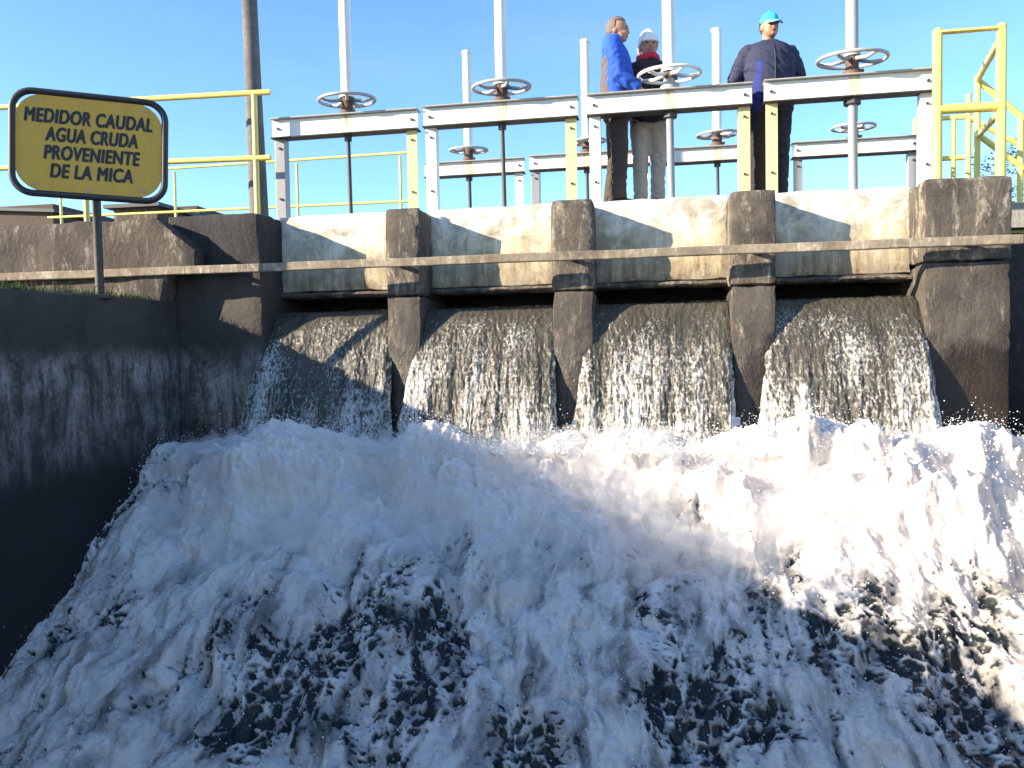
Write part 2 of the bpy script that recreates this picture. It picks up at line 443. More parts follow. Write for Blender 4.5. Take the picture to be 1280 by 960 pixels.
# left channel wall
def lw_shape(Q):
    Q[:, 0] += np.clip(-0.2 - Q[:, 1], 0, 40) * -0.11
    return Q
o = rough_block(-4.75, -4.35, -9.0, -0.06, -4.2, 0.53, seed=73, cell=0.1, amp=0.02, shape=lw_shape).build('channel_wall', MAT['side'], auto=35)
tag(o, 'dark streaked left channel side wall dropping into the foam below the yellow sign', 'wall')

# upper left wall with a sloping end
def uw_shape(Q):
    # cut the right top corner on a slope
    m = Q[:, 0] > -4.42
    lim = 1.27 - np.clip((Q[:, 0] + 4.42) * 0.80, 0, 1)
    Q[:, 2] = np.where(m, np.minimum(Q[:, 2], np.maximum(lim, 0.5)), Q[:, 2])
    Q[:, 2] = np.where(Q[:, 0] > -4.37, np.maximum(Q[:, 2], 0.76), Q[:, 2])
    return Q
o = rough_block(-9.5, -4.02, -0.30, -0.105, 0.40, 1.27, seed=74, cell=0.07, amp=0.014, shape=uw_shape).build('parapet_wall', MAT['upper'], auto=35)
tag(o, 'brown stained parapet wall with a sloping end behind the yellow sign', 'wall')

# pipe / bar running along the front
pr0, pr1 = at(-30, 348, -0.36), at(1277, 299, -0.14)
bar = empty('front_rail', (pr1.x, pr1.y, pr1.z))
tag(bar, 'long rusty pale flat rail running along the front of all the piers', 'rail')
dr = (pr1 - pr0).normalized()
n = 40; rp = [(-0.024, -0.036), (0.024, -0.036), (0.03, -0.030), (0.03, 0.030), (0.024, 0.036), (-0.024, 0.036), (-0.03, 0.030), (-0.03, -0.030)]
mb = MB(); vs = []
for i in range(n + 1):
    p = pr0.lerp(pr1, i / n); wz_ = 0.0015 * math.sin(i * 0.9) + 0.001 * math.sin(i * 2.3)
    vs += [Vector((p.x, p.y + y_ + 0.003 * math.sin(i * 1.7), p.z + z_ + wz_)) for y_, z_ in rp]
fs = [(i * 8 + k, (i + 1) * 8 + k, (i + 1) * 8 + (k + 1) % 8, i * 8 + (k + 1) % 8) for i in range(n) for k in range(8)] + [tuple(range(8)), tuple(n * 8 + 7 - k for k in range(8))]
bo = mb.add(vs, fs).build('rail', MAT['pipe'], None)
bo.parent = bar; bo.matrix_parent_inverse = Matrix.Translation(-bar.location)
for xk in (-2.2, -0.68, 0.82, 2.4, -3.8, -5.2):
    f_ = (xk - pr0.x) / (pr1.x - pr0.x); p = pr0.lerp(pr1, f_)
    bo = MB().bx(p.x - 0.03, p.x + 0.03, p.y, 0.02, p.z - 0.012, p.z + 0.012).build('bracket', MAT['rust'], None)
    bo.parent = bar; bo.matrix_parent_inverse = Matrix.Translation(-bar.location)

# ------------------------------------------------------------------ water
def zbase(v):
    d = np.clip(-v - 0.35, 0, None)
    z = -0.86 - 0.80 * np.minimum(d, 2.6)
    e = np.clip(d - 2.6, 0, None)
    return z - 0.9 * (1 - np.exp(-e * 0.9))
def hit(px, py):
    d = ray(px, py); t = 4.0
    for _ in range(60):
        p = CAM + d * t
        t += (p.z - float(zbase(np.array(p.y)))) * 0.35 / max(0.2, -d.z + 0.6)
    return CAM + d * t
DARK = [(700, 770, 55, 95), (845, 770, 50, 130), (860, 880, 60, 80), (400, 830, 75, 70), (320, 905, 40, 50), (140, 640, 60, 60), (215, 620, 40, 30),
        (590, 690, 45, 70), (1080, 870, 70, 90), (1190, 900, 70, 60), (1100, 750, 60, 60), (945, 760, 25, 30), (1240, 740, 50, 70), (430, 720, 40, 60),
        (660, 930, 70, 40), (520, 880, 60, 60), (970, 920, 40, 40), (800, 690, 30, 50), (1000, 700, 26, 40), (130, 770, 40, 50), (560, 800, 30, 40), (480, 930, 60, 40), (1130, 830, 50, 60), (900, 840, 40, 60)]
PUFF = [(760, 552, 60, 45), (985, 560, 75, 50), (1220, 600, 60, 50), (360, 575, 80, 40), (560, 580, 60, 30), (1100, 600, 90, 40)]
def water_fields(U, V):
    d = np.clip(-V, 0, None)
    q = d * 1.28
    foamy = np.exp(-np.clip(d - 0.75, 0, None) * 1.15)           # how churned: all white near the falls
    wx = U + 0.16 * fbm(U * 1.7, q * 1.2, 3) ; wq = q + 0.16 * fbm(U * 1.7 + 9, q * 1.2 + 4, 4)
    # streaks fan out a little on the left
    fan = wx + 0.16 * wq * np.clip(-(U + 0.5) / 3.5, -0.6, 1.0)
    P = 0.55 * fbm(fan * 1.5, wq * 0.65, 12, 4) + 0.46 * fbm(fan * 4.2, wq * 2.2, 17, 3)
    dark = np.zeros_like(U); puff = np.zeros_like(U)
    for (px, py, sx, sy) in DARK:
        c = hit(px, py); k = (CAM - c).length / 1000
        dark = np.maximum(dark, np.exp(-(((U - c.x) / (sx * k)) ** 2 + ((V - c.y) / (sy * k * 0.75)) ** 2)))
    for (px, py, sx, sy) in PUFF:
        c = hit(px, py + 12); k = (CAM - c).length / 1000
        puff = np.maximum(puff, np.exp(-(((U - c.x) / (sx * k)) ** 2 + ((V - c.y) / (sy * k * 1.2)) ** 2)))
    open_ = np.clip(0.14 + 1.15 * P + 0.42 * dark - 0.40 * foamy, -0.5, 0.9)
    def domes(s, seed, el=1.35):
        f1, f2 = wor(wx / s + 0.25 * pn(wx / s * 1.7, wq / s, seed + 3), wq / (s * el) + 0.25 * pn(wx / s + 7, wq / s * 1.7, seed + 5), seed)
        return np.clip(1 - f1 * f1 * 1.25, 0, 1), f1, f2
    D1, _, _ = domes(0.46, 21, 1.5)
    D2, _, _ = domes(0.21, 24)
    D3, a3, b3 = domes(0.095, 27, 1.1)
    D4, a4, b4 = domes(0.042, 29, 1.0)
    ca, cb = a3, a4
    # lacy net of holes: three sizes of cell, opened where the water shows
    thr = np.clip(open_ * 1.0, 0, 0.52)
    ragg = 0.20 * fbm(U * 34, q * 34, 44, 3)
    a5, b5 = wor(wx / 0.150 + 0.4 * pn(wx * 5, wq * 5, 91), wq / 0.185 + 0.4 * pn(wx * 5 + 3, wq * 5, 92), 93)
    pick = sst(-0.05, 0.12, fbm(fan * 5, wq * 4, 95, 2))              # which size rules where
    big = sst(0.0, 0.26, thr * 1.05 - a5 + ragg - 0.04) * pick
    hole1 = sst(-0.02, 0.24, thr * 0.98 - ca + ragg - 0.02)
    hole2 = sst(-0.02, 0.26, thr * 0.85 - cb + ragg - 0.04)
    net = sst(0.08, 0.02, b3 - a3) * 0.6                              # bright strands between the bubbles
    hole = np.clip(np.maximum(np.maximum(hole1, big), hole2 * 0.8) - net * 0.8, 0, 1)
    veil = sst(-0.15, 0.25, fbm(fan * 6, wq * 3.0, 51, 4))
    foam = 1 - hole * (0.86 + 0.14 * (1 - veil))
    thin = sst(-0.25, 0.45, open_) * 0.36 * (1 - veil)              # thinner, greyer foam round the holes
    streak = fbm(fan * 7.5, wq * 1.5, 101, 4) + 0.6 * fbm(fan * 16, wq * 5.0, 105, 3)
    low = sst(0.7, 1.6, d)
    foam = np.clip(foam - thin - low * np.clip(0.06 + 0.95 * streak, 0, 0.5) - 0.16 * low * (1 - np.clip(D2 * 1.5, 0, 1)) , 0, 1)
    h = (0.17 * D1 - 0.09) * (0.7 + 0.6 * foamy) + (0.055 * D2 - 0.03) + (0.016 * D3) * (0.5 + 0.7 * foam) + 0.006 * D4 * foam
    h += 0.055 * fbm(fan * 9, wq * 3.2, 75, 4)
    h += 0.010 * fbm(U * 22, q * 22, 61, 4) * (0.4 + foam) + 0.32 * puff - 0.014 * hole - 0.05 * np.clip(open_, 0, 1)
    h += 0.10 * fbm(fan * 2.2, wq * 0.9, 70, 3)
    crest = np.exp(-((d - 0.62) / 0.30) ** 2)
    h += crest * (0.24 * fbm(U * 1.3 + 3, q * 2.0, 113, 2) + 0.20 * fbm(U * 2.6 + 3, q * 2.0, 111, 4) + 0.10 * fbm(U * 9, q * 7, 115, 3))
    return h, foam
def grid_mesh(name, U, V, mat, smooth=True, edge_drop=None):
    h, foam = water_fields(U, V)
    Z = zbase(V)
    nv, nu = U.shape
    nY, nZ = -0.55, 0.83
    fade = 1 - sst(-0.25, 0.15, V)
    h = h * fade
    wob = 0.02
    X = U + wob * fbm(U * 14, V * 14, 81, 3)
    P = np.stack([X, V + nY * h, Z + nZ * h], -1).reshape(-1, 3)
    i = np.arange(nv * nu).reshape(nv, nu)
    F = np.stack([i[:-1, :-1], i[:-1, 1:], i[1:, 1:], i[1:, :-1]], -1).reshape(-1, 4)
    me = bpy.data.meshes.new(name)
    me.vertices.add(len(P)); me.vertices.foreach_set('co', P.ravel().astype(np.float32))
    me.loops.add(F.size); me.loops.foreach_set('vertex_index', F.ravel().astype(np.int32))
    me.polygons.add(len(F)); me.polygons.foreach_set('loop_start', np.arange(0, F.size, 4, dtype=np.int32))
    me.polygons.foreach_set('use_smooth', np.ones(len(F), bool))
    a = me.attributes.new('foam', 'FLOAT', 'POINT'); a.data.foreach_set('value', foam.ravel().astype(np.float32))
    me.update(calc_edges=True)
    me.materials.append(mat)
    o = bpy.data.objects.new(name, me); C.objects.link(o)
    return o, P.reshape(nv, nu, 3), foam
def foam_mat(name, water, foamc, fine=34.0):
    t = NT(name)
    at_ = t.n('ShaderNodeAttribute', attribute_name='foam')
    n = t.noise(t.coord(), fine, 5, 0.7); n2 = t.noise(t.coord(), fine * 3, 4, 0.7)
    f = t.math('ADD', at_.outputs['Fac'], t.math('MULTIPLY', t.math('SUBTRACT', n, 0.5), 0.55))
    f = t.ramp(f, [(0.10, 0.0), (0.45, 0.34), (0.98, 1.0)])
    t.col(t.mix(f, water, foamc))
    t.rough(t.ramp(f, [(0.0, 0.06), (0.5, 0.6), (1.0, 1.0)]))
    t.p.inputs['IOR'].default_value = 1.33
    t.l(t.math('MULTIPLY', f, 0.75), t.p.inputs['Subsurface Weight'])
    t.p.inputs['Subsurface Radius'].default_value = (1.0, 0.95, 0.9); t.p.inputs['Subsurface Scale'].default_value = 0.05
    t.bump(t.math('ADD', n, t.math('MULTIPLY', n2, 0.6)), 0.25, 0.02)
    return t.m
MAT['foam'] = foam_mat('white_water', (0.018, 0.024, 0.026), (0.74, 0.675, 0.62))
uu = np.linspace(-5.4, 3.9, 900); vv = np.concatenate([np.linspace(0.18, -3.1, 620)])
U, V = np.meshgrid(uu, vv)
wat, WP, WF = grid_mesh('water', U, V, MAT['foam'])
tag(wat, kind='structure')
uu2 = np.linspace(-6.0, 4.56, 260); vv2 = np.linspace(-3.0985, -14, 260)
U2, V2 = np.meshgrid(uu2, vv2)
wat2, _, _ = grid_mesh('water', U2, V2, MAT['foam']); tag(wat2, kind='structure')

# falling sheets
def sheet_mat():
    t = NT('falling_water')
    at_ = t.n('ShaderNodeAttribute', attribute_name='foam')
    w = t.coord((1, 1, 0.75))
    n = t.noise(w, 60, 6, 0.85, 0.8); n2 = t.noise(w, 110, 4, 0.7)
    f = t.math('ADD', at_.outputs['Fac'], t.math('MULTIPLY', t.math('SUBTRACT', n, 0.5), 1.9))
    f = t.ramp(f, [(0.26, 0.0), (0.46, 0.45), (0.75, 1.0)])
    n3 = t.noise(t.coord((3, 3, 0.8)), 1.0, 4, 0.6)
    base = t.mix(t.ramp(n3, [(0.35, 0.0), (0.65, 1.0)]), (0.042, 0.040, 0.030), (0.082, 0.074, 0.058))
    t.col(t.mix(f, base, (0.58, 0.565, 0.53)))
    t.rough(t.ramp(f, [(0.0, 0.12), (1.0, 0.9)]))
    t.p.inputs['IOR'].default_value = 1.33
    t.bump(t.math('ADD', n, t.math('MULTIPLY', n2, 0.5)), 0.35, 0.02)
    return t.m
MAT['sheet'] = sheet_mat()
SHEETS = [(-3.52, -2.36, 0.22, 0.14), (-2.03, -0.87, 0.22, 0.08), (-0.50, 0.63, 0.24, 0.02), (1.0, 2.12, 0.24, 0.08)]
for k, (a, c, fl, fr) in enumerate(SHEETS):
    nu, nt = 240, 310
    S, T = np.meshgrid(np.linspace(0, 1, nu), np.linspace(0, 1.14, nt))
    tt = np.clip((T - 0.16) / 0.84, 0, None)
    vpos = np.where(T < 0.16, 0.80 - (T / 0.16) * 0.56, 0.24 - 0.14 * tt ** 0.6 - 0.52 * tt)
    zpos = np.where(T < 0.16, 0.435 - 0.03 * (T / 0.16) ** 2, 0.405 - 0.47 * tt - 1.0 * tt ** 1.6)
    spread = tt ** 1.1
    left = a - fl * spread + 0.02 * fbm(T * 9, S * 0 + k, 5); right = c + fr * spread + 0.02 * fbm(T * 9, S * 0 + k + 7, 6)
    X = left + (right - left) * S
    edge = np.minimum(S, 1 - S)
    stx = X * 1.0 + k * 3.1
    amp = np.clip(T - 0.12, 0, 1)
    rib = fbm(stx * 7, T * 1.6 + k, 31, 4)
    lump = fbm(stx * 28, T * 20 - k, 33, 3)
    fine = fbm(stx * 60, T * 34, 35, 2)
    disp = amp * (0.06 * rib + 0.014 * lump + 0.006 * fine) + 0.01 * fbm(stx * 3, T * 3, 36)
    vpos = vpos - disp + np.where(edge < 0.03, (0.03 - edge) * 2.0, 0) * amp
    X = X + amp * 0.02 * fbm(stx * 20 + 5, T * 12, 37, 2)
    wxs = stx + 0.03 * fbm(stx * 9, T * 7, 40, 2)
    st1 = 1 - np.abs(fbm(wxs * 20, T * 15, 38, 3)) * 3.4              # stringy torn strands
    st2 = 1 - np.abs(fbm(wxs * 42 + 5, T * 38, 39, 2)) * 3.0
    foam = -0.10 + 0.36 * sst(0.10, 1.0, T) + 0.20 * np.clip(st1, -1, 1) + 0.22 * np.clip(st2, -1, 1) + 0.45 * rib * amp + 0.4 * fbm(stx * 3, T * 2.2, 41, 2)
    foam = foam + 0.25 * sst(0.05, 0.0, edge) * amp
    foam = foam * (0.25 + 0.75 * sst(0.16, 0.34, T))
    P = np.stack([X, vpos, zpos + 0.012 * lump], -1).reshape(-1, 3)
    i = np.arange(nt * nu).reshape(nt, nu)
    F = np.stack([i[:-1, :-1], i[1:, :-1], i[1:, 1:], i[:-1, 1:]], -1).reshape(-1, 4)
    # ragged, torn lower part: drop some quads where the sheet is thin
    me = bpy.data.meshes.new('water')
    me.from_pydata(P.tolist(), [], F.tolist())
    me.polygons.foreach_set('use_smooth', np.ones(len(me.polygons), bool))
    at_ = me.attributes.new('foam', 'FLOAT', 'POINT'); at_.data.foreach_set('value', np.clip(foam, 0, 1).ravel().astype(np.float32))
    me.materials.append(MAT['sheet'])
    o = bpy.data.objects.new('water', me); C.objects.link(o); tag(o, kind='structure')

# spray droplets (uncountable): tiny octahedra thrown up over the churn
oct_v = np.array([(1, 0, 0), (-1, 0, 0), (0, 1, 0), (0, -1, 0), (0, 0, 1), (0, 0, -1)], float)
oct_f = np.array([(0, 2, 4), (2, 1, 4), (1, 3, 4), (3, 0, 4), (2, 0, 5), (1, 2, 5), (3, 1, 5), (0, 3, 5)])
def droplets(name, pts, size, mat):
    n = len(pts)
    V_ = pts[:, None, :] + oct_v[None] * size[:, None, None] * (0.7 + 0.6 * rng.random((n, 6, 1)))
    F_ = oct_f[None] + (np.arange(n) * 6)[:, None, None]
    me = bpy.data.meshes.new(name)
    V_ = V_.reshape(-1, 3); F_ = F_.reshape(-1, 3)
    me.vertices.add(len(V_)); me.vertices.foreach_set('co', V_.ravel().astype(np.float32))
    me.loops.add(F_.size); me.loops.foreach_set('vertex_index', F_.ravel().astype(np.int32))
    me.polygons.add(len(F_)); me.polygons.foreach_set('loop_start', np.arange(0, F_.size, 3, dtype=np.int32))
    me.update(calc_edges=True); me.materials.append(mat)
    o = bpy.data.objects.new(name, me); C.objects.link(o); return o
t_ = NT('spray'); t_.col((0.85, 0.86, 0.88)); t_.rough(0.5); MAT['spray'] = t_.m
iv = rng.integers(10, 618, 90000); iu = rng.integers(0, 899, 90000)
base = WP[iv, iu]; ff = WF[iv, iu]
keep = (rng.random(90000) < np.clip(ff, 0.12, 1) * np.exp(base[:, 1] * 0.15)) & (base[:, 0] > -4.7)
base = base[keep]
hgt = rng.exponential(0.028, len(base)) * (1 + 1.0 * np.exp(-((base[:, 1] + 0.6) / 0.5) ** 2))
pts = base + np.stack([rng.normal(0, 0.02, len(base)), -0.55 * hgt, 0.83 * hgt], 1)
size = np.clip(rng.exponential(0.0022, len(base)), 0.001, 0.007)
pp = []; ps = []
for i in range(380):
    k_ = int(rng.integers(0, 4)); u_ = rng.uniform(SHEETS[k_][0] - 0.3, SHEETS[k_][1] + 0.2); v_ = -0.62 + rng.normal(0, 0.10)
    nd_ = int(rng.integers(40, 260)); tall = rng.gamma(2.0, 0.07); ln_ = rng.normal(0, 0.35); fw_ = rng.uniform(0.0, 0.9)
    r1 = rng.power(0.9, nd_); hh_ = tall * r1
    spread_ = 0.015 + 0.10 * r1 * tall / 0.2
    pp.append(np.stack([u_ + ln_ * hh_ + rng.normal(0, 1, nd_) * spread_, v_ - fw_ * hh_ + rng.normal(0, 1, nd_) * spread_, -0.86 + 0.06 + hh_ - 0.3 * hh_ ** 2], 1))
    ps.append(np.clip(rng.exponential(0.0020, nd_), 0.0008, 0.007) * (1.2 - 0.6 * r1))
pts = np.concatenate([pts] + pp); size = np.concatenate([size] + ps)
sp = droplets('spray', pts, size, MAT['spray'])
tag(sp, 'white spray thrown up over the churning foam', kind='stuff')

# mist: soft drifting spray over the foot of the falls and in streaks down the chute
t_ = NT('mist'); t_.t.nodes.remove(t_.p)
vn = t_.n('ShaderNodeVolumePrincipled'); vn.inputs['Color'].default_value = (0.98, 0.98, 0.98, 1); vn.inputs['Density'].default_value = 3.2; vn.inputs['Anisotropy'].default_value = 0.2
t_.l(vn.outputs[0], t_.out.inputs['Volume']); MAT['mist'] = t_.m
mm = MB(); r_ = random.Random(12)
for i in range(210):
    u_ = r_.uniform(-4.0, 3.2); v_ = -0.50 - abs(r_.gauss(0, 0.32)); zz = float(zbase(np.array(v_))) + r_.uniform(0.0, 0.13) + (r_.uniform(0.04, 0.12) if i % 3 == 0 else 0)
    rr = r_.uniform(0.08, 0.19)
    mm.ell((u_, v_, zz), (rr * r_.uniform(0.9, 1.6), rr * 1.1, rr * r_.uniform(0.7, 1.3)), None, 10, 8)
for i in range(90):                                              # ragged wisps licking up the sheets
    u_ = r_.uniform(-3.4, 2.3); v_ = r_.uniform(-0.72, -0.5); z_ = -0.80; q_ = r_.uniform(0.5, 1.0)
    for j in range(7):
        u_ += r_.gauss(0, 0.045); z_ += r_.uniform(0.01, 0.05) * q_; v_ += r_.gauss(0, 0.02); rr = 0.07 * (1 - j / 8.5) * r_.uniform(0.6, 1.2)
        mm.ell((u_, v_, z_), (rr * r_.uniform(0.7, 1.3), rr, rr * r_.uniform(0.8, 1.5)), None, 8, 6)
for i in range(60):
    u_ = r_.uniform(-4.2, 3.0); v_ = r_.uniform(-1.5, -0.8); zz = float(zbase(np.array(v_))) + 0.02
    rr = r_.uniform(0.06, 0.16)
    mm.ell((u_, v_, zz), (rr * r_.uniform(0.7, 1.2), rr * 2.4, rr * 0.8), Matrix.Rotation(R(39), 3, 'X') @ Matrix.Rotation(r_.uniform(-.3, .3), 3, 'Z'), 10, 8)
def mist_obj():
    me = mm.mesh('mist'); o = bpy.data.objects.new('mist', me); C.objects.link(o)
    m = o.modifiers.new('r', 'REMESH'); m.mode = 'VOXEL'; m.voxel_size = 0.026
    q = o.modifiers.new('s', 'SMOOTH'); q.factor = 0.5; q.iterations = 5
    dg = bpy.context.evaluated_depsgraph_get(); dg.update()
    nm = bpy.data.meshes.new_from_object(o.evaluated_get(dg)); bpy.data.objects.remove(o)
    nm.materials.clear(); nm.materials.append(MAT['mist'])
    co = np.empty(len(nm.vertices) * 3, np.float32); nm.vertices.foreach_get('co', co); co = co.reshape(-1, 3)
    no = np.empty(len(nm.vertices) * 3, np.float32); nm.vertex_normals.foreach_get('vector', no); no = no.reshape(-1, 3)
    w_ = fbm(co[:, 0] * 9 + co[:, 1] * 4, co[:, 2] * 9 + co[:, 1] * 6, 131, 4)
    nm.vertices.foreach_set('co', (co + no * (w_ * 0.16)[:, None]).ravel().astype(np.float32))
    o = bpy.data.objects.new('mist', nm); C.objects.link(o); return o
tag(mist_obj(), 'soft white mist at the foot of the falling water', kind='stuff')

# ------------------------------------------------------------------ sluice gates
def gate(name, pix, v, label, group, scale_post=0.10, beam_h=0.17, wheel_r=0.28, tube_r=0.052, tube_top=None, pm=('white', 'white'), tubem='white', stemr=0.02, wheelm='galv', stem_off=None):
    """pix: (x_left, y_top_left, x_right, y_top_right, x_stem, y_base)"""
    xl, yl, xr, yr, xs, yb = pix
    A = at(xl, yl, v); B = at(xr, yr, v)
    zt = (A.z + B.z) / 2; S = at(xs, (yl + yr) / 2, v)
    zb = (1.30 if v < 1 else ZD) if yb is None else yb
    root = empty(name, ((A.x + B.x) / 2, v + 0.06, zb)); tag(root, label, 'sluice gate', group)
    ox, oy, oz = root.location
    L = lambda x, y, z: (x - ox, y - oy, z - oz)
    def bb(x0, x1, y0, y1, z0, z1, bev=0.004):
        return MB().bx(x0 - ox, x1 - ox, y0 - oy, y1 - oy, z0 - oz, z1 - oz, bev)
    x0, x1 = A.x, B.x
    pw = scale_post
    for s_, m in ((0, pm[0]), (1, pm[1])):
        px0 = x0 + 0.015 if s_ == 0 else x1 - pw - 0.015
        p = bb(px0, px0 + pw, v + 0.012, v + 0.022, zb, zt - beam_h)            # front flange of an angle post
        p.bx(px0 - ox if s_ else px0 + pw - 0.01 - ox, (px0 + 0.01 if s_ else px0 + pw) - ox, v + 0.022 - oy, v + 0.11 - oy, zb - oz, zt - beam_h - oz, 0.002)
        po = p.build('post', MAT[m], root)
        for zz in (zb + 0.22, zt - beam_h - 0.1):
            MB().tube([L(px0 + pw / 2, v + 0.012, zz), L(px0 + pw / 2, v - 0.004, zz)], 0.012, 6).build('bolt', MAT['dark'], po)
        if s_ == 0 or True:
            foot = bb(px0 - 0.02, px0 + pw + 0.02, v - 0.005, v + 0.13, zb - 0.02, zb + 0.012).build('foot_plate', MAT['grey'], po)
    beam = bb(x0, x1, v, v + 0.012, zt - beam_h, zt - 0.002, 0.003).build('beam', MAT['white'], root)
    bb(x0 - 0.004, x1 + 0.004, v - 0.045, v + 0.10, zt, zt + 0.012).build('top_flange', MAT['galv'], beam)
    bb(x0 - 0.004, x1 + 0.004, v - 0.045, v + 0.10, zt - beam_h - 0.012, zt - beam_h).build('bottom_flange', MAT['dark'], beam)  # dark material puts the shade under the beam into the flange colour
    for xx in (x0 + 0.06, x1 - 0.06):
        MB().tube([L(xx, v, zt - beam_h * 0.5), L(xx, v - 0.016, zt - beam_h * 0.5)], 0.014, 6).build('bolt', MAT['dark'], beam)
    yc = v + 0.05
    # rust run below the gear
    run = MB().bx(S.x - 0.035 - ox, S.x + 0.05 - ox, v - 0.003 - oy, v - oy, zt - beam_h + 0.004 - oz, zt - 0.004 - oz, 0.0)
    run.build('rust_stain', MAT['stain'], beam)
    gear = MB()
    gear.tube([L(S.x, yc, zt + 0.012), L(S.x, yc, zt + 0.05), L(S.x, yc, zt + 0.055), L(S.x, yc, zt + 0.115)], [0.085, 0.08, 0.06, 0.05], 16)
    gear.box(L(S.x + 0.06, yc - 0.03, zt + 0.03), (0.05, 0.05, 0.05), None, 0.008)
    gear.build('gearbox', MAT['rust'] if wheelm == 'galv' else MAT['galv'], root, auto=40)
    wz = zt + 0.155
    wr = empty('handwheel', L(S.x, yc, wz)); wr.parent = root; wr.rotation_euler = (R(random.uniform(3, 5.5)), R(random.uniform(-1.5, 1.5)), 0)
    ring = [(wheel_r * math.cos(2 * math.pi * i / 40), wheel_r * math.sin(2 * math.pi * i / 40), 0) for i in range(40)]
    MB().tube(ring, 0.0155, 10, closed=True).build('rim', MAT[wheelm], wr, smooth=True)
    MB().tube([(0, 0, -0.045), (0, 0, 0.05)], 0.055, 14).build('hub', MAT['rust'], wr, auto=40)
    ph0 = random.uniform(0, 2)
    for i in range(5):
        a_ = ph0 + 2 * math.pi * i / 5
        MB().tube([(0.04 * math.cos(a_), 0.04 * math.sin(a_), 0.0), (0.16 * math.cos(a_), 0.16 * math.sin(a_), -0.02), (wheel_r * math.cos(a_), wheel_r * math.sin(a_), 0)], [0.02, 0.016, 0.013], 8).build('spoke', MAT[wheelm], wr, smooth=True)
    tt_ = zt + 1.75 if tube_top is None else at(xs, tube_top, v).z
    st = MB().tube([L(S.x, yc, wz + 0.02), L(S.x, yc, wz + 0.045)], tube_r * 1.35, 14)
    st.tube([L(S.x, yc, wz + 0.045), L(S.x + random.uniform(-.01, .01), yc, tt_)], tube_r, 16)
    so_ = st.build('stem_cover', MAT[tubem], root, auto=40)
    MB().tube([L(S.x, yc, tt_), L(S.x, yc, tt_ + 0.035)], tube_r * 1.12, 16).build('cap', MAT[tubem], so_, auto=40)
    stem = MB().tube([L(S.x, yc, zt - beam_h), L(S.x + 0.01, yc, zb - 0.02)], stemr, 10).build('stem', MAT['dark'] if stemr < 0.03 else MAT['grey'], root, auto=40)
    MB().tube([L(S.x, yc, zt - beam_h - 0.06), L(S.x, yc, zt - beam_h - 0.012)], stemr * 1.9, 8).build('coupling', MAT['dark'], stem, auto=40)
    return root
t_ = NT('rust_stain')
_n = t_.noise(t_.coord((30, 30, 5)), 1.0, 5, 0.7)
t_.col(t_.mix(t_.ramp(_n, [(0.42, 0.0), (0.72, 1.0)]), (0.74, 0.66, 0.46), (0.36, 0.20, 0.09))); t_.rough(0.9); MAT['stain'] = t_.m
GV = 0.43
gate('sluice_gate', (340, 151, 522, 137, 432, None), GV, 'front white gate frame leftmost, beside the tall grey pole, with pale handwheel', 'front row of sluice gates', pm=('grey', 'cream'), wheel_r=0.265, tube_r=0.055)  # grey left post: its shade is put into the paint colour
gate('sluice_gate', (529, 135, 722, 122, 626, None), GV, 'front white gate frame second from the left, rust below its handwheel', 'front row of sluice gates', pm=('white', 'cream'), wheel_r=0.265, tube_r=0.055)
gate('sluice_gate', (734, 120, 940, 106, 837, None), GV, 'front white gate frame before the two men standing together', 'front row of sluice gates', pm=('white', 'cream'), wheel_r=0.27, wheelm='white', tube_r=0.055, stemr=0.034)
gate('sluice_gate', (955, 103, 1170, 87, 1067, None), GV, 'front white gate frame rightmost, with grey stem cover, beside the yellow gate', 'front row of sluice gates', pm=('cream', 'white'), wheel_r=0.28, tubem='galv', stemr=0.038)
BV = 2.75
gate('sluice_gate', (531, 207, 655, 197, 585, None), BV, 'rear white gate frame seen through the second front gate, with white stem cover', 'rear row of sluice gates', tube_top=66, beam_h=0.155, wheel_r=0.23, tube_r=0.055, pm=('white', 'white'), stemr=0.022)
gate('sluice_gate', (662, 197, 812, 187, 733, None), BV, 'rear white gate frame partly hidden behind the man in the blue jacket', 'rear row of sluice gates', tube_top=52, beam_h=0.155, wheel_r=0.23, tube_r=0.055, pm=('grey', 'white'))
gate('sluice_gate', (818, 189, 984, 178, 897, None), BV, 'rear white gate frame between the white capped man and the man in the cap', 'rear row of sluice gates', tube_top=38, beam_h=0.155, wheel_r=0.23, tube_r=0.055)
gate('sluice_gate', (990, 181, 1150, 169, 1068, None), BV, 'rear white gate frame seen through the rightmost front gate', 'rear row of sluice gates', tube_top=20, beam_h=0.155, wheel_r=0.23, tube_r=0.05, pm=('grey', 'grey'), tubem='galv')

# ------------------------------------------------------------------ railings
def railing(name, label, pieces, r, base, mat='yellow'):
    root = empty(name, base); tag(root, label, 'railing')
    for nm, pts in pieces:
        mb = MB().tube([Vector(p) - Vector(base) for p in pts], r, 12)
        for p in pts[1:-1]: mb.ell(Vector(p) - Vector(base), (r * 1.01,) * 3)
        mb.build(nm, MAT[mat], root, auto=40)
    return root
# left railing behind the sign
V1 = 0.26
p_tl, p_tr = at(-120, 141, V1), at(338, 115, V1)
m_l, m_r = at(-120, 215, V1), at(338, 197, V1)
def lerp_x(a_, b_, x): return a_.lerp(b_, (x - a_.x) / (b_.x - a_.x))
xs = [at(320, 200, V1).x, at(108, 250, V1).x, at(-90, 250, V1).x]
pc = [('top_rail', [p_tl, p_tr]), ('mid_rail', [m_l, m_r])]
for x in xs:
    t_ = lerp_x(p_tl, p_tr, x); pc.append(('post', [(x, V1, 1.0), (x, V1, t_.z)]))
railing('railing', 'yellow pipe railing running behind the yellow sign to the tall pole', pc, 0.027, (xs[0], V1, 1.0))
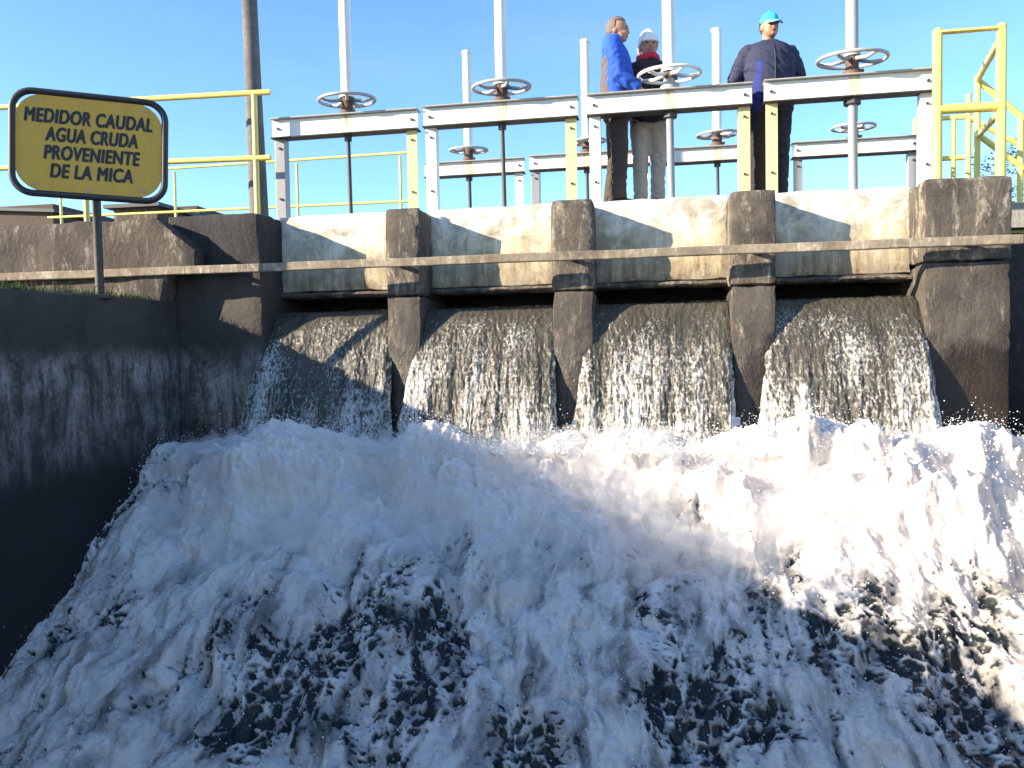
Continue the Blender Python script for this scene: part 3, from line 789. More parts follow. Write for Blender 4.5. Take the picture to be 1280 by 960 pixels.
# far thin railing
V2 = 5.2
pc = [('top_rail', [at(60, 221, V2), at(520, 190, V2)]), ('low_rail', [at(60, 272, V2), at(520, 251, V2)])]
for px in (75, 218, 371, 500):
    a_ = at(px, 225 - (px - 75) * 0.07, V2); pc.append(('post', [(a_.x, V2, 0.98), (a_.x, V2, a_.z)]))
railing('railing', 'thin distant yellow railing seen through the leftmost gate frame', pc, 0.022, (pc[0][1][0].x, V2, 1.0))
# right yellow gate frame on the end pier
V3 = 0.22
ga, gb = at(1172, 40, V3), at(1252, 36, V3)
ml, mr = at(1172, 137, V3), at(1252, 133, V3)
ztp = (ga.z + gb.z) / 2
pc = [('frame', [(ga.x, V3, 1.30), (ga.x, V3, ztp), (gb.x, V3, ztp), (gb.x, V3, 1.30)]), ('mid_rail', [(ga.x, V3, ml.z), (gb.x, V3, mr.z)])]
root = railing('railing', 'yellow upright pipe frame standing on the right end pier', pc, 0.040, (ga.x, V3, 1.30))
# stair rails going down to the right behind it
V4 = 1.9
def st(px, py, v=V4): return at(px, py, v)
pc = [('top_rail', [st(1222, 100), st(1300, 165)]), ('mid_rail', [st(1222, 168), st(1300, 226)]), ('top_rail', [st(1248, 54, 0.40), st(1222, 100)]), ('mid_rail', [st(1254, 136, 0.30), st(1222, 170)]),
      ('post', [(st(1222, 100).x, V4, 1.0), st(1222, 96)]), ('post', [(st(1276, 140).x, V4, 0.9), st(1276, 144)])]
railing('railing', 'yellow stair railing sloping down to the right behind the upright frame', pc, 0.030, (st(1222, 100).x, V4, 1.0))
V5 = 3.4
pc = [('top_rail', [st(1143, 150, V5), st(1210, 146, V5), st(1290, 190, V5)]), ('low_rail', [st(1143, 200, V5), st(1205, 197, V5)]),
      ('post', [(st(1144, 150, V5).x, V5, 1.3), st(1144, 150, V5)]), ('post', [(st(1192, 147, V5).x, V5, 1.3), st(1192, 147, V5)]), ('post', [(st(1211, 120, V5).x, V5, 1.3), st(1211, 118, V5)])]
railing('railing', 'rear yellow railing past the rightmost gate frames', pc, 0.030, (st(1192, 147, V5).x, V5, 1.3))
# stairs
sx0 = st(1262, 230, 1.4).x
stairs = empty('stairs', (sx0, 1.7, 1.0)); tag(stairs, 'yellow edged steps beside the right end pier', 'stairs')
for i in range(5):
    MB().bx(0.0 + i * 0.26, 0.28 + i * 0.26, 0.02, 1.0, 0.17 - i * 0.17, 0.21 - i * 0.17, 0.004).build('tread', MAT['yellow'], stairs)
for yy in (0.0, 1.02):
    MB().add([(0, yy, 0.27), (0, yy, 0.07), (1.4, yy, -0.9), (1.4, yy, -0.7), (0, yy + 0.02, 0.27), (0, yy + 0.02, 0.07), (1.4, yy + 0.02, -0.9), (1.4, yy + 0.02, -0.7)],
             [(0, 1, 2, 3), (7, 6, 5, 4), (0, 3, 7, 4), (1, 5, 6, 2), (0, 4, 5, 1), (3, 2, 6, 7)]).build('stringer', MAT['yellow'], stairs)

# tall pole
pb = at(324, 268, 0.60); pt = at(309, -60, 0.60)
pole = empty('utility_pole', (pb.x, pb.y, 1.30)); tag(pole, 'tall tapering grey pole standing left of the gate frames', 'pole')
MB().tube([(0, 0, 0.0), (0, 0, 0.05), ((pt.x - pb.x) * 0.5, 0, (pt.z - 1.3) * 0.5), ((pt.x - pb.x) * 2, 0, (pt.z - 1.3) * 2)], [0.094, 0.094, 0.080, 0.055], 20).build('shaft', MAT['pole'], pole, auto=40)
MB().bx(-0.13, 0.13, -0.13, 0.13, -0.01, 0.05, 0.01).build('base_plate', MAT['abut'], pole)

# ------------------------------------------------------------------ sign
sb = atd(125, 367, 6.62)
sw, sh = 1.17, 0.86
sc_pt = atd(116, 188, 6.62)
ang = R(10.1 + 17)
sign = empty('sign', (sb.x, sb.y, 0.50), ang); tag(sign, 'yellow sign with black rounded frame lettered MEDIDOR CAUDAL AGUA CRUDA PROVENIENTE DE LA MICA', 'sign')
szc = sc_pt.z - 0.50
tilt = Matrix.Rotation(R(-1.2), 4, 'Y')
def rrect(w, h, r, n=8):
    pts = []
    for cx, cy, a0 in ((w / 2 - r, h / 2 - r, 0), (-w / 2 + r, h / 2 - r, 90), (-w / 2 + r, -h / 2 + r, 180), (w / 2 - r, -h / 2 + r, 270)):
        for i in range(n + 1):
            a_ = R(a0 + 90 * i / n); pts.append((cx + r * math.cos(a_), cy + r * math.sin(a_)))
    return pts
MT = Matrix.Translation((-0.02, -0.06, szc)) @ Matrix.Rotation(R(2.2), 4, 'Y')
fp = [(x, 0, y) for x, y in rrect(sw - 0.05, sh - 0.05, 0.15, 10)]
MB().tube(fp, 0.027, 12, closed=True).xf(MT).build('frame', MAT['black'], sign, smooth=True)
pr = rrect(sw - 0.095, sh - 0.095, 0.20, 12); m_ = len(pr)
pan = MB().add([(x, -0.006, y) for x, y in pr] + [(x, 0.006, y) for x, y in pr], [tuple(range(m_ - 1, -1, -1)), tuple(range(m_, 2 * m_))] + [(i, (i + 1) % m_, m_ + (i + 1) % m_, m_ + i) for i in range(m_)])
panel = pan.xf(MT).build('panel', MAT['signy'], sign)
for (txt, zc, wd, hh, dx) in (('MEDIDOR CAUDAL', 0.218, 0.93, 0.142, 0.0), ('AGUA CRUDA', 0.075, 0.67, 0.142, 0.02), ('PROVENIENTE', -0.070, 0.69, 0.142, 0.02), ('DE LA MICA', -0.215, 0.60, 0.142, 0.02)):
    cu = bpy.data.curves.new('lettering', 'FONT'); cu.body = txt; cu.size = 1.0; cu.align_x = 'CENTER'; cu.align_y = 'CENTER'; cu.offset = 0.0; cu.space_character = 1.08
    to = bpy.data.objects.new('tmp', cu); C.objects.link(to)
    dg = bpy.context.evaluated_depsgraph_get(); dg.update()
    me = bpy.data.meshes.new_from_object(to.evaluated_get(dg)); bpy.data.objects.remove(to)
    xs_ = [v.co.x for v in me.vertices]; ys_ = [v.co.y for v in me.vertices]
    kx = wd / (max(xs_) - min(xs_)); ky = (hh * 0.76) / (max(ys_) - min(ys_)); cx = (max(xs_) + min(xs_)) / 2; cy = (max(ys_) + min(ys_)) / 2
    co_ = [((v.co.x - cx) * kx, (v.co.y - cy) * ky) for v in me.vertices]; fc_ = [tuple(p.vertices) for p in me.polygons]
    tm = MB()
    for li, (sx_, sy_) in enumerate(((0, 0), (-0.006, 0.002), (0.006, -0.002), (0.0, 0.005), (0.003, -0.005), (-0.003, -0.004), (0.003, 0.005))):
        tm.add([MT @ Vector((x_ + sx_ + dx + y_ * 0.10, -0.0080 - 0.0003 * li, y_ + sy_ + zc)) for x_, y_ in co_], fc_)
    me = tm.mesh('lettering')
    me.materials.clear(); me.materials.append(MAT['black'])
    lo_ = bpy.data.objects.new('lettering', me); C.objects.link(lo_); lo_.parent = panel
MB().tube([(0, 0.0, 0.0), (0.0, 0.0, szc - 0.41), (-0.01, -0.03, szc - 0.36)], 0.034, 12).build('post', MAT['dark'], sign, auto=40)
MB().bx(-0.09, 0.09, -0.09, 0.09, 0.0, 0.03, 0.004).build('base_plate', MAT['dark'], sign)
for bx_, bz_ in ((-0.40, 0.33), (0.40, 0.33), (-0.40, -0.33), (0.40, -0.33), (0, -0.36)):
    MB().tube([(bx_, -0.006, bz_), (bx_, -0.014, bz_)], 0.011, 8).xf(MT).build('bolt', MAT['galv'], panel)

# ------------------------------------------------------------------ people
def remesh(mb, name, mat, parent, vox=0.012, smooth=4, wrinkle=0.0, seed=0):
    me = mb.mesh(name); o = bpy.data.objects.new(name, me); C.objects.link(o)
    m = o.modifiers.new('r', 'REMESH'); m.mode = 'VOXEL'; m.voxel_size = vox
    s = o.modifiers.new('s', 'SMOOTH'); s.factor = 0.5; s.iterations = smooth
    dg = bpy.context.evaluated_depsgraph_get(); dg.update()
    nm = bpy.data.meshes.new_from_object(o.evaluated_get(dg)); bpy.data.objects.remove(o)
    if wrinkle:
        co = np.empty(len(nm.vertices) * 3, np.float32); nm.vertices.foreach_get('co', co); co = co.reshape(-1, 3)
        no = np.empty(len(nm.vertices) * 3, np.float32); nm.vertex_normals.foreach_get('vector', no); no = no.reshape(-1, 3)
        a_ = np.arctan2(co[:, 1], co[:, 0])
        w = fbm(co[:, 2] * 13 + co[:, 0] * 9, co[:, 0] * 6 + co[:, 1] * 7 + co[:, 2] * 3, seed, 3)
        w = -np.abs(w) + 0.15
        co = co + no * (w * wrinkle)[:, None]
        nm.vertices.foreach_set('co', co.ravel().astype(np.float32))
    nm.materials.clear(); nm.materials.append(mat)
    nm.polygons.foreach_set('use_smooth', [True] * len(nm.polygons)); nm.update()
    o = bpy.data.objects.new(name, nm); C.objects.link(o); o.parent = parent
    return o
def hand(mb, wrist, dirv, side, k):
    d = Vector(dirv).normalized(); ref = Vector((0, -1, 0))
    n_ = (ref - d * ref.dot(d)); n_.normalize(); t = d.cross(n_) * side
    w = Vector(wrist)
    mb.tube([w - d * 0.02, w + d * 0.03, w + d * 0.085], [(0.022, 0.026), (0.017, 0.038), (0.014, 0.042)], 10)
    for i, ln in enumerate((0.068, 0.078, 0.072, 0.056)):
        off = n_ * 0 + (d.cross(n_)) * (0.030 - i * 0.020)
        a_ = w + d * 0.08 + off
        mb.tube([a_, a_ + d * ln * 0.5 - n_ * -0.008, a_ + d * ln * 0.85 + n_ * 0.024], [0.0095, 0.009, 0.007], 8)
    a_ = w + d * 0.025 + d.cross(n_) * 0.036
    mb.tube([a_, a_ + d * 0.03 + d.cross(n_) * 0.022, a_ + d * 0.062 + d.cross(n_) * 0.024 + n_ * 0.01], [0.012, 0.011, 0.008], 8)
def person(label, loc, rz, H, elbows, wrists, headyaw, headpitch, stout, mats, cap=None, hair=None, jacket_len=0.84, collar=None, panels=None, stance=0.10, seed=0, handdirs=None, zipm=None):
    root = empty('person', loc, rz); tag(root, label, 'person')
    root.scale = (H / 1.72,) * 3
    w = stout
    sh = [Vector((s * 0.165 * w, 0.01, 1.415)) for s in (-1, 1)]
    hd = Matrix.Translation((0, -0.01, 1.535)) @ Matrix.Rotation(headyaw, 4, 'Z') @ Matrix.Rotation(headpitch, 4, 'X')
    def head_part():
        m = MB()
        m.ell((0, 0.005, 0.105), (0.081, 0.097, 0.104), None, 20, 14)          # skull
        m.ell((0, -0.035, 0.045), (0.066, 0.062, 0.072), None, 16, 10)         # face and jaw
        m.ell((0, -0.072, 0.008), (0.028, 0.024, 0.024), None, 10, 8)          # chin
        m.tube([(0, -0.088, 0.095), (0, -0.108, 0.066), (0, -0.100, 0.055)], [0.010, 0.015, 0.013], 8)   # nose
        for s in (-1, 1):
            m.ell((s * 0.077, 0.01, 0.075), (0.010, 0.022, 0.032), None, 8, 8)  # ears
            m.ell((s * 0.034, -0.078, 0.060), (0.022, 0.016, 0.018), None, 8, 8)
        m.ell((0, -0.086, 0.110), (0.050, 0.014, 0.012), None, 10, 8)           # brow
        m.ell((0, -0.090, 0.030), (0.024, 0.010, 0.008), None, 8, 6)            # lips
        return m.xf(hd)
    body = head_part()
    body.tube([(0, 0.02, 1.40), (0, 0.012, 1.48), (0, 0.0, 1.58)], [0.066, 0.058, 0.058], 14)
    body.tube([(0, 0, 0.88), (0, 0, 1.05), (0, 0, 1.25), (0, 0.0, 1.38), (0, 0.01, 1.44)], [(0.12, 0.15), (0.11 * w, 0.14 * w), (0.11, 0.15), (0.10, 0.16), (0.06, 0.12)], 16)
    for i in (0, 1):
        e, wr_ = Vector(elbows[i]), Vector(wrists[i])
        body.tube([sh[i], sh[i].lerp(e, 0.5), e, e.lerp(wr_, 0.4), wr_], [0.052, 0.046, 0.040, 0.036, 0.025], 10)
        dv = (wr_ - e) if handdirs is None else Vector(handdirs[i])
        hand(body, wr_, dv, -1 if i == 0 else 1, 1.0)
    hips = [Vector((s * 0.09, 0.0, 0.90)) for s in (-1, 1)]
    ank = [Vector((s * stance, 0.015 + (0.05 if s > 0 else -0.03), 0.08)) for s in (-1, 1)]
    kn = [hips[i].lerp(ank[i], 0.52) + Vector((0, -0.02, 0)) for i in (0, 1)]
    for i in (0, 1):
        body.tube([hips[i], kn[i], ank[i], ank[i] + Vector((0, -0.02, -0.03))], [0.075, 0.05, 0.038, 0.035], 10)
    remesh(body, 'body', mats['skin'], root, 0.0085, 2)
    # trousers
    tr = MB().tube([(0, 0, 0.80), (0, 0, 0.90), (0, 0, 1.0)], [(0.12 * w, 0.16 * w), (0.128 * w, 0.175 * w), (0.12 * w, 0.165 * w)], 18)
    for i in (0, 1):
        tr.tube([hips[i] + Vector((0, 0, 0.02)), hips[i].lerp(kn[i], 0.4), kn[i], kn[i].lerp(ank[i], 0.5), ank[i] + Vector((0, 0, 0.02)), ank[i] + Vector((0, -0.005, -0.03))],
                [0.105 * w, 0.098 * w, 0.078 * w, 0.074 * w, 0.072 * w, 0.074 * w], 14)
    remesh(tr, 'trousers', mats['trousers'], root, 0.013, 3, 0.034, seed + 1)
    for i in (0, 1):
        a_ = ank[i]
        sh_ = MB().tube([a_ + Vector((0, 0.07, -0.045)), a_ + Vector((0, 0.0, -0.035)), a_ + Vector((0, -0.10, -0.05)), a_ + Vector((0, -0.19, -0.058))], [(0.035, 0.036), (0.045, 0.042), (0.045, 0.03), (0.030, 0.018)], 12)
        remesh(sh_, 'shoe', mats['shoe'], root, 0.011, 3)
    # jacket
    jl = jacket_len
    jk = MB().tube([(0, 0, jl), (0, 0, jl + 0.05), (0, 0, 1.05), (0, -0.01, 1.2), (0, 0.0, 1.34), (0, 0.01, 1.43), (0, 0.015, 1.48)],
                   [(0.135 * w, 0.185 * w), (0.145 * w, 0.195 * w), (0.150 * w, 0.195 * w), (0.150 * w, 0.200 * w), (0.135 * w, 0.205 * w), (0.112, 0.190 * w), (0.085, 0.105)], 22)
    for i in (0, 1):
        e, wr_ = Vector(elbows[i]), Vector(wrists[i])
        jk.ell(sh[i] + Vector((0, 0, -0.02)), (0.080, 0.080, 0.068))
        jk.tube([sh[i], sh[i].lerp(e, 0.5), e, e.lerp(wr_, 0.5), e.lerp(wr_, 0.97)], [0.070, 0.074, 0.068, 0.062, 0.052], 14)
    if collar not in ('hood', 'open'):
        jk.tube([(0, 0.012, 1.44), (0, 0.006, 1.50), (0, 0.0, 1.535)], [0.088, 0.078, 0.080], 16)
    jo = remesh(jk, 'jacket', mats['jacket'], root, 0.013, 3, 0.040, seed + 2)
    if panels:
        jo.data.materials.append(mats['panel'])
        co = np.empty(len(jo.data.polygons) * 3, np.float32); jo.data.polygons.foreach_get('center', co); co = co.reshape(-1, 3)
        mi = panels(co).astype(np.int32); jo.data.polygons.foreach_set('material_index', mi)
    if collar == 'hood':
        hc = MB().tube([(0.0, 0.03, 1.43), (0.0, 0.03, 1.50), (0.0, 0.02, 1.56), (0, 0.02, 1.575)], [(0.10, 0.115), (0.10, 0.105), (0.092, 0.095), (0.075, 0.08)], 18)
        remesh(hc, 'collar', mats['collar'], root, 0.012, 3, 0.02, seed + 5)
    elif collar == 'scarf':
        ring = [(0.088 * math.cos(a_ * math.pi / 10), 0.01 + 0.092 * math.sin(a_ * math.pi / 10), 1.50 + 0.012 * math.sin(a_ * 0.9)) for a_ in range(20)]
        MB().tube(ring, 0.034, 10, closed=True).build('scarf', mats['collar'], root, smooth=True)
    if zipm:
        bt = [(0.004 * math.sin(i * 1.3), -0.165 * w + 0.02 * abs(i - 4) * 0.16, 0.86 + i * 0.07) for i in range(9)]
        from mathutils.bvhtree import BVHTree
        bv = BVHTree.FromPolygons([v.co for v in jo.data.vertices], [tuple(p.vertices) for p in jo.data.polygons])
        pts_ = []
        for (x_, y_, z_) in bt:
            h_ = bv.ray_cast(Vector((x_, -1, z_)), Vector((0, 1, 0)))
            if h_[0]: pts_.append(h_[0] + Vector((0, -0.002, 0)))
        MB().tube(pts_, 0.007, 6).build('zip', zipm, jo)
    # face marks
    for s in (-1, 1):
        MB().ell((s * 0.032, -0.0865, 0.092), (0.012, 0.006, 0.006), None, 8, 6).xf(hd).build('eye', mats['eye'], root, smooth=True)
        MB().tube([(s * 0.016, -0.098, 0.110), (s * 0.034, -0.097, 0.116), (s * 0.052, -0.086, 0.110)], 0.0045, 6).xf(hd).build('eyebrow', mats['hair'], root, smooth=True)
    MB().tube([(-0.022, -0.094, 0.030), (0, -0.100, 0.031), (0.022, -0.094, 0.030)], 0.005, 6).xf(hd).build('mouth', mats['lip'], root, smooth=True)
    def capcut(m, f):
        m.v = [tuple(p) for p in m.v]
        vs = [Vector(p) for p in m.v]; keep_ = [f(p) for p in vs]
        m.f = [q for q in m.f if all(keep_[i] for i in q)]; return m
    # hair: shell over the back of the skull
    hr = capcut(MB().ell((0, 0.010, 0.108), (0.087, 0.102, 0.111), None, 30, 24), lambda p: p.z > 0.160 + 0.25 * max(0, -p.y - 0.06) or (p.y > -0.005 and p.z > 0.045) or (p.y > 0.045 and p.z > 0.0))
    hro = hr.xf(hd).build('hair', mats['hair'], root, smooth=True)
    if cap == 'cap':
        cm = capcut(MB().ell((0, 0.006, 0.112), (0.087, 0.106, 0.108), None, 30, 24), lambda p: p.z > 0.112).xf(hd)
        co_ = cm.build('cap', mats['cap'], root, smooth=True)
        nn = 14; vs = []; fs = []
        for lay in (0.0, -0.006):
            for i in range(nn + 1):
                a_ = math.pi + 0.45 + (math.pi - 0.9) * i / nn
                x_ = 0.088 * math.cos(a_); y_ = 0.104 * math.sin(a_)
                vs.append((x_, y_, 0.122 + lay)); k_ = abs(math.sin(a_)) ** 0.7
                vs.append((x_ * 1.0, y_ - 0.085 * k_, 0.122 - 0.034 * k_ - 0.02 * abs(math.cos(a_)) * k_ + lay))
        N2 = (nn + 1) * 2
        for i in range(nn):
            fs += [(2 * i, 2 * i + 2, 2 * i + 3, 2 * i + 1), (N2 + 2 * i, N2 + 2 * i + 1, N2 + 2 * i + 3, N2 + 2 * i + 2), (2 * i + 1, 2 * i + 3, N2 + 2 * i + 3, N2 + 2 * i + 1)]
        MB().add(vs, fs).xf(hd).build('brim', mats['brim'], co_, smooth=False)
        MB().ell((0, 0.006, 0.232), (0.012, 0.012, 0.006), None, 8, 6).xf(hd).build('button', mats['cap'], co_)
    if cap == 'beanie':
        bm_ = capcut(MB().ell((0, 0.010, 0.115), (0.094, 0.111, 0.126), None, 60, 30), lambda p: p.z > 0.112 - 0.75 * max(0, p.y + 0.06)).xf(hd)
        hi_ = hd.inverted(); vv_ = []
        for p in bm_.v:
            q = hi_ @ Vector(p); a_ = math.atan2(q.y - 0.01, q.x); k_ = 1 + 0.022 * math.sin(a_ * 15) - 0.05 * max(0, q.z - 0.16) / 0.08 + 0.02 * math.sin(q.z * 60 + a_ * 2)
            vv_.append(tuple(hd @ Vector((q.x * k_, 0.01 + (q.y - 0.01) * k_ + max(0, q.z - 0.15) * 0.30, q.z + 0.006 * math.sin(a_ * 3)))))
        bm_.v = vv_
        bo_ = bm_.build('beanie', mats['cap'], root, smooth=True)
        ring = [(0.091 * math.cos(a_ * math.pi / 12), 0.010 + 0.109 * math.sin(a_ * math.pi / 12), 0.124 - 0.72 * max(0, 0.06 + 0.109 * math.sin(a_ * math.pi / 12))) for a_ in range(24)]
        MB().tube(ring, (0.016), 8, closed=True).xf(hd).build('cuff', mats['cap'], bo_, smooth=True)
    return root
def cloth(name, c, var=0.2): return plain(name, c, 0.85, 0, 0.25, var, 60)
SK = dict(skin=plain('skin', (0.36, 0.19, 0.12), 0.55, 0, 0, 0.12, 30), eye=plain('eye_dark', (0.015, 0.012, 0.01), 0.2), lip=plain('lip', (0.20, 0.07, 0.06), 0.5), shoe=plain('shoe_leather', (0.03, 0.025, 0.02), 0.5))
mA = dict(SK, trousers=cloth('brown_trousers', (0.06, 0.04, 0.032)), jacket=cloth('blue_jacket', (0.01, 0.07, 0.42)), panel=cloth('grey_brown_panel', (0.095, 0.078, 0.08)), collar=cloth('blue_hood', (0.015, 0.09, 0.50)), hair=plain('grey_hair', (0.13, 0.11, 0.10), 0.8, 0, 0.4, 0.5, 90))
mB = dict(SK, trousers=cloth('beige_trousers', (0.40, 0.36, 0.32)), jacket=cloth('dark_jacket', (0.025, 0.018, 0.024)), collar=cloth('red_scarf', (0.55, 0.03, 0.06)), hair=plain('black_hair', (0.02, 0.017, 0.015), 0.8), cap=cloth('white_beanie', (0.78, 0.76, 0.74), 0.08))
mC = dict(SK, trousers=cloth('black_trousers', (0.018, 0.016, 0.024)), jacket=cloth('navy_jacket', (0.022, 0.026, 0.062)), panel=cloth('bright_blue_panel', (0.018, 0.03, 0.17)), hair=plain('dark_hair', (0.025, 0.02, 0.016), 0.8), cap=cloth('cyan_cap', (0.03, 0.46, 0.58), 0.1), brim=plain('pale_brim', (0.16, 0.50, 0.58), 0.7, 0, 0, 0.1))
PV = 0.72
pA = at(772, 250, PV); pB = at(812, 250, PV + 0.22); pC = at(962, 245, PV)
zA = at(774, 25, PV).z; zB = at(810, 45, PV + 0.22).z; zC = at(970, 20, PV).z
person('man with grey hair in a blue and brown jacket, turned to the right', (pA.x, PV, ZD), R(80) + YAW, zA - ZD, [(-0.24, -0.03, 1.14), (0.24, 0.0, 1.14)], [(-0.20, -0.22, 1.02), (0.2, -0.2, 1.02)], R(-8), R(4), 1.0, mA,
       collar='hood', panels=lambda c: ((c[:, 1] > 0.02 + 0.02 * np.sin(c[:, 2] * 9)) & (c[:, 2] < 1.36) & (np.abs(c[:, 0]) < 0.165)) | (c[:, 2] < 0.98), jacket_len=0.86, seed=3)
person('person in white knitted hat, red scarf and beige trousers', (pB.x, PV + 0.22, ZD), R(8), zB - ZD, [(-0.25, 0.06, 1.16), (0.28, 0.06, 1.15)], [(-0.15, -0.10, 0.98), (0.17, -0.10, 0.98)], R(6), R(10), 0.98, mB, cap='beanie', collar='scarf', jacket_len=0.84, seed=13, stance=0.09)
person('stout man in cyan cap and dark navy jacket, hands behind him', (pC.x, PV, ZD), R(10), zC - ZD, [(-0.315, 0.06, 1.15), (0.315, 0.06, 1.15)], [(-0.19, 0.17, 1.0), (0.19, 0.17, 1.0)], R(10), R(3), 1.18, mC, cap='cap', jacket_len=0.80, seed=23, zipm=MAT['black'], collar='open',
       panels=lambda c: (c[:, 0] < -0.10 - 0.35 * (1.31 - c[:, 2]) * 0.2) & (c[:, 0] > -0.185 + 0.25 * np.clip(c[:, 2] - 1.12, 0, 1) + 0.012 * np.sin(c[:, 2] * 40)) & (c[:, 2] < 1.27) & (c[:, 1] < -0.02), stance=0.11)

# ------------------------------------------------------------------ background
# low buildings behind the left wall
def shed(label, px0, px1, py_top, v, depth, zg, wall, roofm, slope=0.0, rot=0.0):
    a_, c_ = at(px0, py_top, v), at(px1, py_top, v)
    root = empty('shed', ((a_.x + c_.x) / 2, v, zg), rot); tag(root, label, 'building')
    w = c_.x - a_.x; h = a_.z - zg
    MB().bx(-w / 2, w / 2, 0, depth, 0, h - 0.08).build('wall', wall, root)
    MB().add([(-w / 2 - .15, -.15, h - 0.08), (w / 2 + .15, -.15, h - 0.08 - slope), (w / 2 + .15, depth + .15, h - 0.08 - slope), (-w / 2 - .15, depth + .15, h - 0.08),
              (-w / 2 - .15, -.15, h), (w / 2 + .15, -.15, h - slope), (w / 2 + .15, depth + .15, h - slope), (-w / 2 - .15, depth + .15, h)],
             [(3, 2, 1, 0), (4, 5, 6, 7), (0, 1, 5, 4), (1, 2, 6, 5), (2, 3, 7, 6), (3, 0, 4, 7)]).build('roof', roofm, root)
    MB().bx(-0.4, 0.4, -0.03, 0.0, 0.2, min(h - 0.2, 1.9)).build('door', MAT['roof'], root)
shed('low brick building with a pale roof just right of the sign post', 142, 196, 257, 9.0, 4.0, 1.0, MAT['upper'], MAT['roof'])
shed('low shed with dark sloping roof beyond the left wall', 192, 246, 256, 12.0, 4.0, 1.0, MAT['brick'], MAT['roof'], 0.22)
shed('low dark roofed shed at the far left', -60, 66, 258, 12.0, 4.0, 1.0, MAT['brick'], MAT['roof'], 0.25)
yp = at(108, 250, 0.9)
# trees on the right
def tree(label, base, h, rad, seed, n=900):
    r_ = random.Random(seed); root = empty('tree', base); tag(root, label, 'tree', 'trees beyond the right pier')
    tr = MB().tube([(0, 0, 0), (0.05, 0, h * 0.35), (0.0, 0.05, h * 0.7)], [rad * 0.10, rad * 0.07, rad * 0.03], 8)
    for i in range(5):
        a_ = r_.uniform(0, 6.28); tr.tube([(0.02, 0, h * (0.3 + 0.08 * i)), (math.cos(a_) * rad * .4, math.sin(a_) * rad * .4, h * (0.5 + 0.08 * i)), (math.cos(a_) * rad * .7, math.sin(a_) * rad * .7, h * (0.58 + 0.08 * i))], [rad * .04, rad * .025, rad * .01], 6)
    tr.build('trunk', MAT['bark'], root, smooth=True)
    cl = [(r_.gauss(0, rad * .45), r_.gauss(0, rad * .45), h * 0.68 + r_.gauss(0, h * .16)) for _ in range(16)]
    m = MB()
    for _ in range(n):
        c_ = r_.choice(cl); s_ = rad * r_.uniform(.03, .06)
        p = Vector((c_[0] + r_.gauss(0, rad * .17), c_[1] + r_.gauss(0, rad * .17), c_[2] + r_.gauss(0, rad * .15)))
        q = Matrix.Rotation(r_.uniform(0, 6.28), 3, 'Z') @ Matrix.Rotation(r_.uniform(-1.2, 1.2), 3, 'X')
        m.add([p + q @ Vector(w_) for w_ in ((-s_, 0, 0), (0, -s_ * .5, s_ * .15), (s_, 0, 0), (0, s_ * .5, s_ * .15))], [(0, 1, 2, 3)])
    m.build('crown', MAT['leaf'], root)
for i, (px, py, v, lab) in enumerate(((1272, 188, 30, 'dark green tree at the far right edge behind the stair railing'), (1235, 214, 34, 'low rounded tree seen through the yellow upright frame'), (1205, 222, 38, 'small far tree left of the yellow upright frame'))):
    p = at(px, py, v); tree(lab, (p.x, p.y, 1.0), p.z - 1.0, 1.6 + 0.2 * i, 11 + i, 2600)

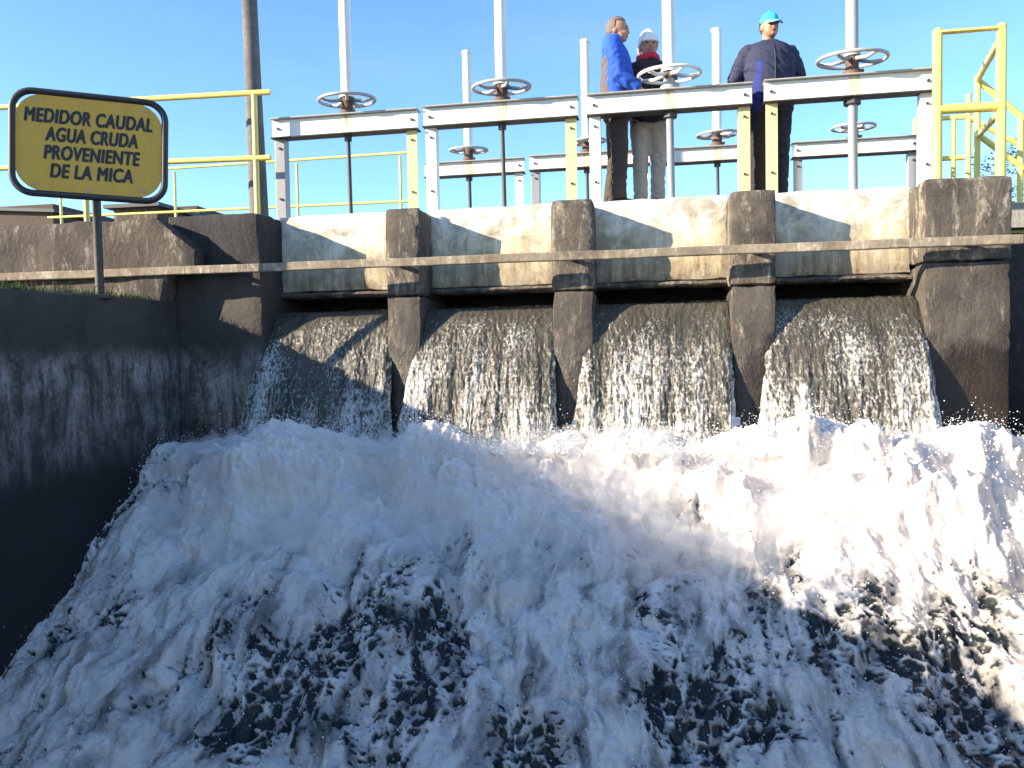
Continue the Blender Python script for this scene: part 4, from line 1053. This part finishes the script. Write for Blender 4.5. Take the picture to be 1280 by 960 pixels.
# grass on the left ledge
gm = MB(); r_ = random.Random(5)
for _ in range(2600):
    y_ = r_.uniform(-3.0, -0.3); x_ = -4.42 + min(0, y_ + 0.2) * 0.11 - abs(r_.gauss(0, 0.10)) - 0.0
    hgt_ = r_.uniform(0.02, 0.10) * (1.3 if r_.random() < .2 else 0.8); a_ = r_.uniform(0, 6.28); w_ = 0.004
    dx, dy = math.cos(a_) * w_, math.sin(a_) * w_; lx, ly = r_.gauss(0, 0.025) + 0.01, r_.gauss(0, 0.025)
    gm.add([(x_ - dx, y_ - dy, 0.50), (x_ + dx, y_ + dy, 0.50), (x_ + lx * .5 + dx * .7, y_ + ly * .5 + dy * .7, 0.50 + hgt_ * .6), (x_ + lx, y_ + ly, 0.50 + hgt_), (x_ + lx * .5 - dx * .7, y_ + ly * .5 - dy * .7, 0.50 + hgt_ * .6)], [(0, 1, 2, 3, 4)])
go = gm.build('grass', MAT['grass']); tag(go, 'short green grass along the ledge under the sign', 'grass', kind='stuff')

# leaf clumps added on the unseen left bank to break up the foam's shadow
wm = MB(); r_ = random.Random(9)
for _ in range(330):
    y_ = r_.uniform(-7.5, -2.6); x_ = -4.75 + min(0, y_ + 0.2) * 0.11 - r_.uniform(0.0, 0.7); hh_ = min(0.75, 0.05 + r_.expovariate(5.0))
    for k in range(34 if hh_ < 0.36 else 60):
        a_ = r_.uniform(0, 6.28); le = r_.uniform(.05, .13); zz = 0.5 + hh_ * r_.uniform(0.05, 1); px_, py_ = x_ + r_.gauss(0, .09), y_ + r_.gauss(0, .09)
        dx, dy = math.cos(a_) * le, math.sin(a_) * le
        wm.add([(px_, py_, zz), (px_ + dx * .5 - dy * .2, py_ + dy * .5 + dx * .2, zz + .02), (px_ + dx, py_ + dy, zz + r_.uniform(-.04, .05)), (px_ + dx * .5 + dy * .2, py_ + dy * .5 - dx * .2, zz + .02)], [(0, 1, 2, 3)])
tag(wm.build('shadow_weeds', MAT['leaf']), 'unseen low leaf clumps added on the left bank to roughen the shadow edge', 'shadow_weeds', kind='stuff')

# unseen building added on the left bank to block sky light from the foam
ph = empty('sky_blocker', (-7.1, -10.6, 0.5)); tag(ph, 'unseen dark brown building added on the left bank to darken the left foam', 'building')
MB().bx(-1.4, 1.4, -2.8, 2.8, 0, 5.4).build('wall', MAT['brick'], ph)
MB().bx(-1.6, 1.6, -3.0, 3.0, 5.4, 5.65, 0.02).build('roof', MAT['roof'], ph)
for y_ in (-1.6, 1.6):
    w_ = MB().bx(1.4, 1.46, y_ - 0.6, y_ + 0.6, 1.6, 3.0).build('window', MAT['grey'], ph)
    MB().bx(1.46, 1.47, y_ - 0.5, y_ + 0.5, 1.7, 2.9).build('pane', MAT['black'], w_)
MB().bx(-0.6, 0.6, 2.8, 2.86, 0, 2.2).build('door', MAT['grey'], ph)
